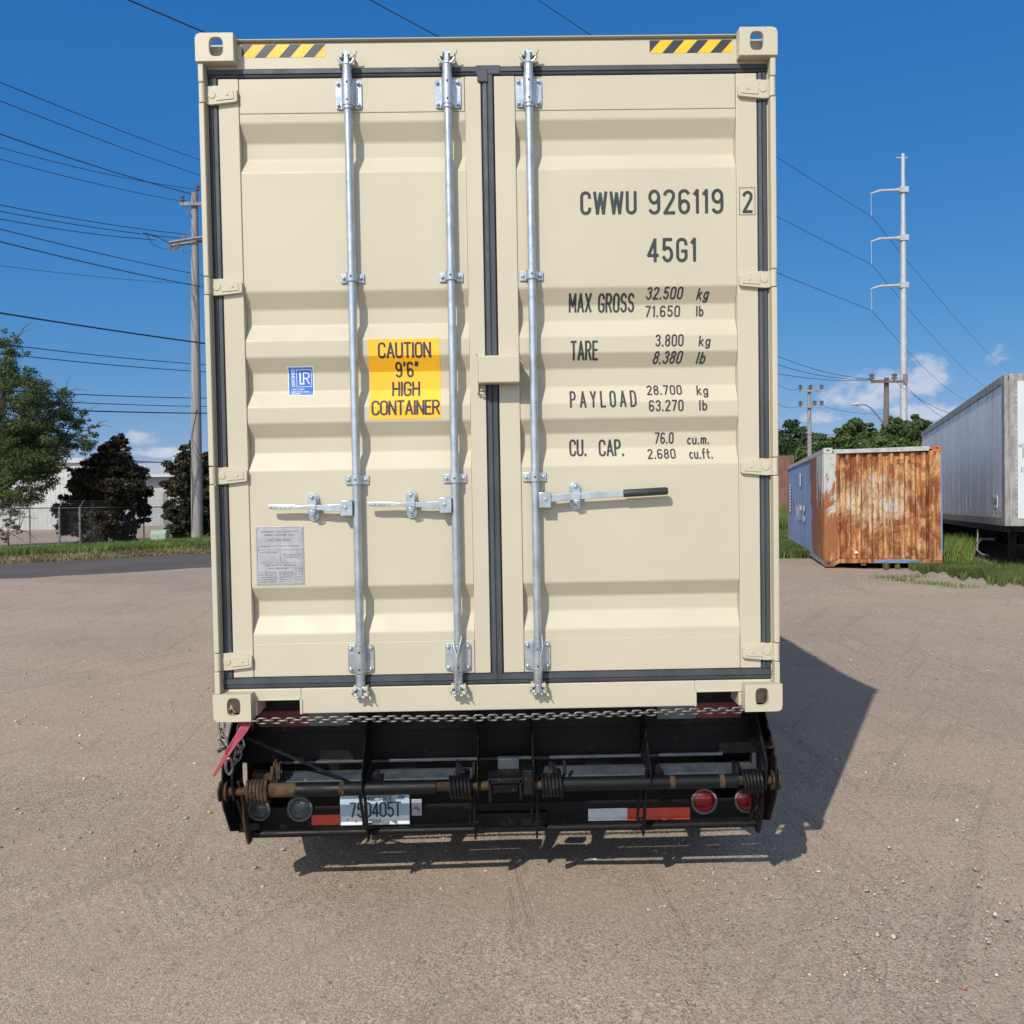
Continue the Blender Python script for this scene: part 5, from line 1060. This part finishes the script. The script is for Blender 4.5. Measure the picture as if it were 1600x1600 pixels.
mb = MB(); mb.tube([(lx(284), -.2, z), (lx(298), -.2, z+.40)], .018, 5); mb.tube([(lx(266), -.28, z-.1), (lx(257), -.6, z+.0), (lx(242), -1.4, z+.02)], .028, 6); mb.build('brace', M['fence'], e)
for px in (270, 281):
    mb = MB(); mb.cyl((lx(px), -.3, z-.14), (lx(px), -.3, z-.36), .05, n=8); mb.tube([(lx(px-7), -.3, z-.36), (lx(px), -.3, z-.32), (lx(px+8), -.3, z-.44)], [.03, .02, .035], 6); mb.build('fuse_cutout', M['ceramic'], e)
mb = MB(); mb.tube([(lx(246), -1.2, z), (lx(248), -.8, z-.28), (lx(254), -.5, z-.36), (lx(262), -.3, z-.36)], .010, 5); mb.tube([(lx(288), -.3, z-.45), (lx(292), -.2, z-.52), (lx(300), -.2, z-.4)], .010, 5); mb.build('jumper_wire', M['wire'], e)
mb = MB(); mb.tube([(lx(310, 640), -.2, lz(640)), (lx(301, 690), -.25, lz(690)), (lx(304, 760), -.24, lz(760)), (lx(303, 830), -.25, lz(830))], .012, 5); mb.build('ground_wire', M['wire'], e)
# tall steel transmission pole
SD = 75; sb_ = W3(1412, 640, SD); gz_ = -.9; tz = Z3(240, SD, 1411)
e = empty('transmission_pole', (sb_.x, sb_.y, gz_), 'very tall pale steel transmission pole with three curved arms on its left side', 'transmission pole')
H_ = tz-gz_; mb = MB(); mb.tube([(0, 0, 0), (0, 0, H_*.35), (0, 0, H_*.7), (0, 0, H_)], [.30, .27, .22, .14], 18); mb.build('pole', M['steelpole'], e, smooth=True)
mb = MB(); mb.box(-.55, .35, -.03, .03, H_-.35, H_-.28); mb.build('crossarm', M['steelpole'], e)
IP = []
for py, iy in ((297, 338), (372, 413), (446, 485)):
    z = Z3(py, SD, 1400)-gz_; ax = X3(1361.5, SD)-sb_.x; mb = MB(); mb.tube([(0, 0, z), (-.5, 0, z), (ax*.7, 0, z-.03), (ax, 0, z-.26)], [.20, .12, .10, .05], 10)
    mb.box(-.33, .33, -.28, .28, z-.22, z+.22); mb.build('arm', M['steelpole'], e)
    zi = Z3(iy, SD, 1362)-gz_; mb = MB(); n = 20; mb.tube([(ax+.08, 0, z-.3+(zi-z+.3)*i/n) for i in range(n+1)], [(.026 if i % 2 else .012) for i in range(n+1)], 8); mb.build('insulator', M['steelpole'], e)
    IP.append(Vector((sb_.x+ax+.08, sb_.y, zi+gz_)))
mb = MB(); mb.box(-.2, .2, -.38, -.34, Z3(600,SD,1411)-gz_, Z3(585,SD,1411)-gz_); mb.build('bracket', M['fence'], e)
def woodpole(px, ptop, D, w, arms, label, tilt=0, mat='wood', group=None):
    b = at_base(px, D); tp = W3(px, ptop, D); e = empty('utility_pole', b, label, 'utility pole', group); h = tp.z-b.z; mb = MB(); mb.tube([(0, 0, -.2), (tilt*.5, 0, h*.5), (tilt, 0, h)], [w, w*.85, w*.65], 10); mb.build('pole', M[mat], e, smooth=True)
    for py, x0, x1, ins in arms:
        z = Z3(py, D, px)-b.z; a = X3(x0, D)-b.x; c = X3(x1, D)-b.x; mb = MB(); mb.box(a, c, -w-.12, -w, z-.07, z+.07); mb.build('crossarm', M[mat], e)
        for ip in ins:
            mb = MB(); insul(mb, X3(ip, D)-b.x, -w-.06, z+.06, 1.6); mb.build('insulator', M['ceramic'], e, smooth=True)
    return e
darkw = simple('dark_brown_pole_wood', (.10,.08,.07), (.16,.13,.11), 8, .9, stretch=(1,1,.1)); M['darkw'] = darkw
woodpole(1383, 590, 52, .2, [(597, 1359, 1411, (1360, 1395))], 'dark brown wooden utility pole with one crossarm beside the tall steel pole', .1, 'darkw')
woodpole(1265.5, 602, 70, .19, [(611, 1249, 1285, (1250, 1266, 1283)), (636, 1249, 1284, (1250, 1272, 1283))], 'grey wooden utility pole with two crossarms just right of the cream container')
woodpole(1393, 650, 95, .16, [(665, 1384, 1404, ())], 'small distant pole rising above the trees by the steel pole')
b = at_base(1376, 60); e = empty('street_lamp', b, 'street lamp on a curved arm reaching left above the trees', 'street lamp'); zz = lambda py: Z3(py, 60, 1376)-b.z; xx = lambda px: X3(px, 60)-b.x
mb = MB(); mb.tube([(.4, 0, 0), (.3, 0, zz(665)), (xx(1372), 0, zz(650)), (xx(1362), 0, zz(638)), (xx(1354), 0, zz(632.5)), (xx(1346), 0, zz(631.5))], [.09, .07, .05, .045, .04, .04], 8); mb.build('arm', M['fence'], e, smooth=True)
mb = MB(); mb.tube([(xx(1347), 0, zz(631)), (xx(1340), 0, zz(630.5)), (xx(1331), 0, zz(631.5))], [.08, .14, .05], 8); mb.build('lamp_head', M['steelpole'], e, smooth=True)
# ------------------------------------------------------------------ wires
def wire(p, q, sag, r, label, group, n=24, name='overhead_wire'):
    mb = MB(); mid = []
    for i in range(n+1):
        t = i/n; v = p+(q-p)*t; mid.append((v.x-p.x, v.y-p.y, v.z-p.z-4*sag*t*(1-t)))
    mb.tube(mid, r, 4); o = mb.build(name, M['wire'], smooth=True, loc=p); return tag(o, label, 'wire', group)
far = [(W3(1574, 577, 178)), (W3(1536, 599, 168)), (W3(1502, 619, 158))]
nearp = [(852, 0, 40), (595, 0, 32.7), (228, 0, 25.4)]
for i, (ip, f_, nq) in enumerate(zip(IP, far, nearp)):
    a = W3(nq[0], nq[1], nq[2]); d = (a-ip); a = a+d*.35
    nm = ('highest', 'middle', 'lowest')[i]
    wire(a, ip, 0.25, .022, '%s transmission wire passing over the container roof to the steel pole arm' % nm, 'transmission wires left of the steel pole')
    g = f_+(f_-ip)*.1; wire(ip, g, .9, .024, '%s transmission wire falling right from the steel pole towards the white trailer' % nm, 'transmission wires right of the steel pole')
LW = [((0,121),30,(313,247),44,.018,.12,'uppermost thin wire, passing above the top of the wooden pole'),
 ((0,150),30,(313,271),44,.018,.12,'second thin wire from the top, passing above the wooden pole'),
 ((0,200),26,(300,303),38.5,.02,.12,'wire ending on the very top of the wooden pole'),
 ((0,216),28,(309,296),38.5,.013,.2,'faint wire running to the pole-top insulator'),
 ((0,240),28,(288,315),38.4,.013,.12,'thin wire tied to the insulator on the short upper crossarm'),
 ((0,312),30,(290,366),38.2,.016,.12,'upper of three wires meeting the twin crossarm'),
 ((0,322),30,(283,372),38.2,.016,.12,'middle of three wires meeting the twin crossarm'),
 ((0,334),30,(243,375),37.1,.016,.12,'lower of three wires, dead-ended left of the twin crossarm'),
 ((0,350),28,(322,428),40,.017,.12,'wire crossing the pole shaft just below the twin crossarm'),
 ((0,369),26,(322,446),39,.02,.12,'second wire crossing the pole shaft below the twin crossarm'),
 ((0,404),50,(322,440),76,.016,.3,'very faint far wire below the twin crossarm'),
 ((0,486),31,(326,536),38,.034,.05,'thick black cable sloping across the sky to the wooden pole'),
 ((0,530),30,(326,567),42,.018,.12,'thin wire just below the thick black cable'),
 ((0,545),30,(326,578),42,.018,.12,'second thin wire below the thick black cable'),
 ((0,605),28,(326,620),41,.018,.08,'upper of three near-level wires crossing the feathery tree'),
 ((0,618),28,(326,633),41,.016,.08,'middle of three near-level wires crossing the feathery tree'),
 ((0,633),26,(326,644),39,.024,.06,'lower, darkest of three near-level wires crossing the feathery tree')]
for (x0, y0), d0, (x1, y1), d1, r, sg, lb in LW:
    a = W3(x0, y0, d0); b = W3(x1, y1, d1); a2 = a-(b-a)*.5; b2 = b if x1 < 312 else b+(b-a)*.25
    wire(a2, b2, sg*1.5, r*.85, lb, 'overhead wires left of the container')
RW_ = [((1216,549),(1360,592),(1216,549,46),52,'top wire of three sagging to the dark wooden pole'), ((1216,562),(1360,593),(1216,562,46),52,'middle wire of three sagging to the dark wooden pole'), ((1216,576),(1395,592),(1216,576,46),52,'bottom wire of three sagging to the dark wooden pole'),
 ((1216,595),(1250,607),(1216,595,60),70,'short wire running to the upper crossarm of the grey pole'), ((1216,625),(1250,634),(1216,625,60),70,'short wire running to the lower crossarm of the grey pole'), ((1216,664),(1325,677),(1216,664,55),62,'dark cable low over the trees right of the cream container'),
 ((1283,634),(1390,645),(1283,634,70),95,'thin wire from the grey pole towards the small distant pole'),((1395,593),(1500,650),(1395,593,52),60,'thin wire falling right from the dark wooden pole'),((1411,597),(1490,660),(1411,597,52),60,'second thin wire falling right from the dark wooden pole')]
for (x0, y0), (x1, y1), (_, _, d0), d1, lb in RW_:
    a = W3(x0, y0, d0); b = W3(x1, y1, d1); a2 = a-(b-a)*.3 if x0 == 1216 else a; wire(a2, b, .35 if x0 == 1216 else .3, .014, lb, 'overhead wires right of the container')
# ------------------------------------------------------------------ rusty container
na = W3(1288, 881, 19.6); R0 = Vector((na.x, na.y, terr(na.x, na.y)+.03)); th = -math.radians(13.5)
RCN = empty('rusty_container', R0, 'old rusted shipping container with a blue side standing in the grass at right', 'shipping container')
RCN.rotation_euler = (-math.radians(1.25), 0, th)
rw, rh, rl = 2.29, 2.47, 12.2; R_, PL = M['rust'], M['pale']
R0.z = 0; 
def RP(name, mb, mat, **k): return mb.build(name, mat, RCN, **k)
mb = MB(); vs = []; xs = []; x = .26
while x < rw-.30: xs += [(x, 0), (x+.05, 0), (x+.085, .06), (x+.165, .06), (x+.20, 0)]; x += .2101
xs.append((rw-.24, 0)); xs = sorted(set(xs)); vs = []
for X_, d_ in xs: vs += [(X_, .05+d_, .17), (X_, .05+d_, rh-.12)]
mb.add(vs, [(2*i, 2*i+2, 2*i+3, 2*i+1) for i in range(len(xs)-1)]); RP('end_panel', mb, R_)
mb = MB(); mb.box(.0, .25, .0, .16, .12, rh-.12); RP('corner_post', mb, PL, bevel=.006)
mb = MB(); mb.box(.25, .262, .01, .1, .14, rh-.12); mb.box(.262, .30, .035, .1, .16, rh-.12); RP('panel_edge', mb, R_)
mb = MB(); mb.box(rw-.25, rw, .0, .16, .13, rh-.10); RP('corner_post', mb, M['rust'], bevel=.006); mb = MB(); mb.box(rw-.03, rw+.004, -.004, .0, .25, rh-.14); RP('paint_strip', mb, M['sideblue'])
mb = MB(); mb.prism([(.2, rh-.12), (.2, rh-.045), (rw-.24, rh-.005), (rw-.24, rh-.10)], 1, .0, .12); RP('end_rail', mb, M['topgrey'])
mb = MB(); mb.prism([(.12, .0), (.18, .0), (.30, .075), (rw-.38, .075), (rw-.26, .0), (rw-.12, 0), (rw-.12, .165), (.12, .165)], 1, .01, .1); RP('end_sill', mb, R_)
mb = MB(); mb.prism([(.95, .078), (1.02, .12), (1.3, .155), (1.75, .15), (1.93, .10), (1.9, .078)], 1, .004, .0095); RP('paint_patch', mb, M['sideblue'])
for sx0, sx1 in ((.0, .178), (rw-.178, rw)):
    for z0 in (0, rh-.118):
        mb = MB(); mb.ringplate(sx0, sx1, z0, z0+.118, (sx0+sx1)/2, z0+.06, .03, .022, -.006, .03); mb.box(sx0+.005, sx1-.005, .03, .165, z0+.004, z0+.114)
        RP('corner_casting', mb, M['orange'] if sx0 > 1 else (M['darkrust'] if z0 == 0 else M['pale']), bevel=.006)
mb = MB(); mb.cyl((.78, .06, .03), (.78, .06, -.04+.09), .05, n=8); mb.cyl((1.9, .06, .03), (1.9, .06, .05), .05, n=8); RP('foot', mb, M['orange'])
mb = MB(); mb.prism([(.60, .30), (.64, .33), (.66, .31), (.68, .28), (.63, .27)], 1, .030, .046); RP('paint_patch', mb, M['white'])
for k, xx in enumerate((.02, rw-.02)):
    mb = MB(); vs = []; y = .55; pts = [(.17, 0)]
    while y < rl-.3: pts += [(y, 0), (y+.07, 0), (y+.138, .03), (y+.208, .03)]; y += .276
    pts.append((rl-.15, 0)); s_ = 1 if k == 0 else -1
    for yy, d_ in pts: vs += [(xx+s_*d_, yy, .15), (xx+s_*d_, yy, rh-.1)]
    mb.add(vs, [(2*i, 2*i+2, 2*i+3, 2*i+1) for i in range(len(pts)-1)]); RP('side_wall', mb, M['sideblue'])
    mb = MB(); mb.box(xx-s_*.02, xx+s_*.03, .17, rl-.17, rh-.11, rh-.01); RP('top_rail', mb, M['topgrey']); mb = MB(); mb.box(xx-s_*.02, xx+s_*.03, .17, rl-.17, .02, .15); RP('bottom_rail', mb, M['trim'])
mb = MB(); mb.box(-.012, .0195, .17, 1.55, .16, rh-.12); RP('corner_sheet', mb, PL)
mb = MB(); mb.prism([(3.3, rh-.12), (1.56, rh-.12), (1.56, .16), (2.7, .16), (2.9, .8), (2.6, 1.2), (3.2, 1.3), (2.9, 1.6), (3.3, 1.9)], 0, -.008, .0185); RP('rust_band', mb, M['darkrust'])
mb = MB(); mb.box(.05, rw-.05, .1, rl-.1, rh-.06, rh-.03); RP('roof', mb, M['topgrey']); mb = MB(); mb.box(.0, rw, rl-.17, rl, 0, rh); RP('end_wall', mb, M['darkrust'])
mb = MB(); mb.box(.05, rw-.05, .1, rl-.1, .1, .14); RP('floor', mb, M['panelblack'])
# white side lettering of the old container (illegible flourish with trailing letters), laid on the side
def sidetext(txt, y0, y1, z0, z1, sw, mt):
    v, f = text2d(txt, 0, y1-y0, z0, z1, sw, .1); mb = MB(); mb.add([(-.004-q[2], y1-q[0], q[1]) for q in v], f); RP('lettering', mb, mt)
mb = MB()
sidetext('lwmc', 4.8, 8.4, .80, 1.42, .13, M['white'])
v, f = text2d('C', 0, .6, .95, 1.4, .12); mb = MB(); mb.add([(-.005, 9.2-q[0], q[1]) for q in v], f); RP('lettering', mb, M['orange'])
mb = MB(); mb.box(-.006, -.002, 6.2, 6.6, 1.75, 2.1); RP('lettering', mb, M['white'])
for k in range(9): mb = MB(); mb.box(-.006, -.002, 10.3, 11.0, 1.0+k*.1, 1.06+k*.1); RP('lettering', mb, M['taped'])
# ------------------------------------------------------------------ white box trailer
tA = W3(1573, 822, 18.0-4.02+.0); tB = W3(1441, 808, 32.8-4.02)
# distances above are along y: camera is 4.02 m behind the origin
def WY(px, py, y): 
    d = ray(px, py); return Vector(CAM+d*((y-CAM[1])/d[1]))
tA = WY(1572, 822, 14.0); tB = WY(1441, 807, 28.6); dirT = (tB-tA); Lt = dirT.length
BT = empty('box_trailer', (tA.x, tA.y, tA.z), 'old white dry van semi-trailer parked at the right edge of the yard', 'trailer')
BT.rotation_euler = (math.atan2(dirT.z, math.hypot(dirT.x, dirT.y)), 0, math.atan2(-dirT.x, dirT.y))
th_ = (WY(1572, 584, 14.0).z-tA.z); tw_ = 2.55
def TP(name, mb, mat, **k): return mb.build(name, mat, BT, **k)
y = .32; k = 0
while y < Lt-.1:      # side sheets, lapped
    y2 = min(y+(.62 if k % 3 == 1 else 1.22 if k else 1.1), Lt-.05); mb = MB(); mb.box(0, .03, y, y2-.012, .16, th_-.16); TP('side_panel', mb, M['tw'], bevel=.003); mb = MB(); mb.box(-.006, .0, y2-.045, y2-.010, .17, th_-.17); TP('panel_seam', mb, M['trim']); y = y2; k += 1
mb = MB(); mb.box(-.02, .06, 0, .30, .0, th_-.10); TP('corner_post', mb, M['trim'], bevel=.006); mb = MB(); mb.box(tw_-.06, tw_+.02, 0, .3, 0, th_-.1); TP('corner_post', mb, M['trim'], bevel=.006)
mb = MB(); mb.box(-.03, .05, .30, Lt, th_-.16, th_); mb.box(-.02, .05, .0, .30, th_-.10, th_); TP('top_rail', mb, M['trim'], bevel=.006); mb = MB(); mb.box(-.02, .05, .30, Lt, .0, .16); TP('bottom_rail', mb, M['trim'], bevel=.006)
mb = MB(); mb.box(0, tw_, .0, Lt, th_-.02, th_+.005); TP('roof', mb, M['trim']); mb = MB(); mb.box(tw_-.03, tw_, .3, Lt, 0, th_-.02); TP('side_wall', mb, M['tw']); mb = MB(); mb.box(.0, tw_, Lt-.05, Lt, 0, th_); TP('end_wall', mb, M['tw'])
mb = MB(); mb.box(0, tw_, .3, Lt, -.12, .0); TP('floor', mb, M['panelblack'])
for a_, b_ in ((.20, 1.24), (1.26, tw_-.2)): mb = MB(); mb.box(a_, b_, -.02, .04, .14, th_-.14); TP('door', mb, M['twr'], bevel=.006)
mb = MB(); mb.box(.06, .20, -.01, .05, .10, th_-.10); mb.box(tw_-.2, tw_-.06, -.01, .05, .1, th_-.1); mb.box(.06, tw_-.06, -.012, .05, th_-.14, th_); mb.box(.06, tw_-.06, -.012, .05, .0, .13); TP('door_frame', mb, M['trim'], bevel=.004)
for q in range(26): mb = MB(); mb.box(.165, .19, -.020, -.012, .25+q*(th_-.5)/26, .29+q*(th_-.5)/26); TP('rivet', mb, M['topgrey'])
for q in range(16): mb = MB(); mb.box(-.026, -.02, .45+q*.42, .52+q*.42, .20, .27); TP('rivet', mb, M['fence'])
mb = MB(); mb.box(-.008, -.001, .9, 1.35, .35, .60); TP('notice', mb, M['white'])
v, f = text2d('CAR', 0, .36, .40, .55, .03); mb = MB(); mb.add([(-.010-q[2], 1.30-q[0], q[1]) for q in v], f); TP('lettering', mb, M['inkblack'])
def rear(txt, x0, x1, z0, z1, sw):
    v, f = text2d(txt, x0, x1, z0, z1, sw); mb = MB(); mb.add([(q[0], -.0225-q[2], q[1]) for q in v], f); TP('lettering', mb, M['inkfaint'])
rear('INSIDE', .26, .80, 1.02, 1.13, .018); rear('AND', .42, .70, .90, 1.0, .018); rear('M', .22, .27, 1.50, 1.56, .014)
mb = MB(); mb.box(.28, .36, -.024, -.0205, 1.3, 1.58); TP('notice', mb, M['topgrey'])
for sx in (.5, tw_-.55):
    mb = MB(); mb.box(sx-.07, sx+.07, 2.2, 2.34, -.95, -.1); mb.box(sx-.16, sx+.16, 2.1, 2.44, -.98, -.93); TP('landing_leg', mb, M['panelblack'])
mb = MB(); mb.tube([(.55, 2.27, -.2), (1.3, 2.27, -.75), (tw_-.6, 2.27, -.2)], .03, 6); TP('leg_brace', mb, M['panelblack'])
mb = MB(); mb.tube([(.02, 3.5, -.15), (.0, 3.45, -.4), (-.02, 3.35, -.62), (.05, 3.2, -.70), (.2, 3.15, -.72)], .018, 6); TP('hose', mb, M['trim'], smooth=True)
for yy in (Lt-2.2, Lt-3.5):
    for sx in (.16, .45, tw_-.45, tw_-.16): mb = MB(); mb.tube([(sx-.13, yy, -.55), (sx-.1, yy, -.55), (sx+.1, yy, -.55), (sx+.13, yy, -.55)], [.38, .48, .48, .38], 24); TP('tyre', mb, M['tyre'], smooth=True)
# unseen trailer-sized box added beyond the first; its shade darkens the space beneath
E2 = empty('box_trailer', BT.matrix_basis @ Vector((4.2, 1.5, 0)), 'unseen box added close behind the old white trailer to darken the space beneath it', 'trailer')
E2.rotation_euler = BT.rotation_euler
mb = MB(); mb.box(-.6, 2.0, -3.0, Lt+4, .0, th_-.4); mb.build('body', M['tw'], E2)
mb = MB(); mb.box(-.55, -.5, -2.8, Lt+3.8, -.80, -.001); mb.build('shade_sheet', M['panelblack'], E2)
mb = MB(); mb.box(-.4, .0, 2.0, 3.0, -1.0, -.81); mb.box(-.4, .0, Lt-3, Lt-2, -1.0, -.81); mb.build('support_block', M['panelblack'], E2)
E3 = empty('shade_box', BT.matrix_basis @ Vector((.2, Lt+1.5, 0)), 'unseen dark box added behind the far end of the white trailer to keep the gap beneath black', 'shipping container')  # added dark box; blocks the lit ground seen under the trailer
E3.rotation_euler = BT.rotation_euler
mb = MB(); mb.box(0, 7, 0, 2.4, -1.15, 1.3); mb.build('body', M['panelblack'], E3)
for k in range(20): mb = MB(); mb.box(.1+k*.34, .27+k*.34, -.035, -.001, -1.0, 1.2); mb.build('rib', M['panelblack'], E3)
# brown boxcar far behind
b0 = WY(1180, 806, 60); e = empty('boxcar', (b0.x, b0.y, -.9), 'brown rail boxcar far behind the blue side of the rusty container', 'boxcar')
x1_ = WY(1241, 806, 60).x-b0.x; zb_ = b0.z+.9; zt_ = WY(1230, 712, 60).z+.9
mb = MB(); mb.box(-8, x1_, 0, 3, max(.6, zb_), zt_); mb.build('body', M['boxcar'], e)
for k in range(22): mb = MB(); mb.box(x1_-.25-k*.55, x1_-.12-k*.55, -.06, -.001, max(.6, zb_)+.02, zt_-.02); mb.build('rib', M['boxcar'], e)
for xk in (x1_-1, x1_-2.8, -5): mb = MB(); mb.cyl((xk, .1, .45), (xk, .3, .45), .42, n=18); mb.cyl((xk, 2.7, .45), (xk, 2.9, .45), .42, n=18); mb.build('wheel', M['panelblack'], e)
# ------------------------------------------------------------------ grass and weeds on the right
def patch(n, fn, name, h, w, mat, label, cat, lean=.5):
    pts = []
    while len(pts) < n:
        px, py = fn(); g = G_fast(px, py)
        if g is not None: pts.append((g[0], g[1], g[2]-.01))
    blades(name, pts, h, w, mat, label, cat, lean=lean)
def G_fast(px, py):
    d = ray(px, py); t = 12.
    for _ in range(400):
        q = CAM+t*d; h = q[2]-terr(q[0], q[1])
        if h < .004: return q
        t += max(.02, h*6)
        if t > 200: return None
    return None
def f1():
    x = random.uniform(1365, 1640); e_ = 884+(x-1380)*.155 if x > 1380 else 884; e_ += 3*math.sin(x*.11)+2*math.sin(x*.31)
    return x, e_-abs(random.gauss(0, 1))*10-random.uniform(0, 9)*(x-1360)/200
patch(24000, f1, 'grass', .14, .012, M['grassdark'], 'green grass edging the yard below the white trailer', 'grass')
def f2(): return random.uniform(1205, 1300), random.uniform(822, 872)
patch(26000, f2, 'grass', .20, .03, M['grassdark'], 'green grass strip left of the blue container side', 'grass')
def f3(): return random.uniform(1200, 1256), random.uniform(800, 832)
patch(7000, f3, 'weeds', .75, .05, M['grass'], 'tall weeds growing along the blue container side', 'weeds', .35)
def f4(): return random.gauss(1480, 10) if random.random() < .5 else random.uniform(1468, 1520), random.uniform(868, 884)
patch(2600, f4, 'weeds', .5, .02, M['grass'], 'tall weeds between the rusty container and the white trailer', 'weeds', .5)
for (px, py), nm in zip(((1407, 908), (1440, 913), (1469, 914), (1504, 918), (1385, 903), (1433, 902)), ('second tuft from the left', 'fourth tuft from the left', 'fifth tuft from the left', 'rightmost tuft', 'leftmost tuft', 'farthest tuft in the middle')):
    g = G_fast(px, py); pts = [(g[0]+random.gauss(0, .16), g[1]+random.gauss(0, .1), g[2]) for _ in range(90)]
    o = blades('weed_tuft', pts, .07, .012, M['grass'], 'low green weeds on the gravel before the rusty container, %s' % nm, 'weed', kind='stuff', lean=.9); o['group'] = 'weed tufts on the gravel'
# sheet of soil under the right-hand grass
def soil(name, poly):
    V = []; n = 40; A, Bq, Cq, Dq = [Vector(G_fast(*p)) for p in poly]
    for i in range(n+1):
        for j in range(n+1):
            u, v_ = i/n, j/n; q = (A*(1-u)+Bq*u)*(1-v_)+(Dq*(1-u)+Cq*u)*v_; V.append((q.x, q.y, terr(q.x, q.y)+.035-(.09 if i in (0, n) or j in (0, n) else 0)))
    ii = np.arange((n+1)**2).reshape(n+1, n+1); FQ = np.stack([ii[:-1, :-1], ii[1:, :-1], ii[1:, 1:], ii[:-1, 1:]], -1).reshape(-1, 4); tag(npmesh(name, V, FQ, verge_m, smooth=True), kind='structure')
soil('grass_ground', [(1195, 871), (1305, 873), (1300, 806), (1195, 806)])
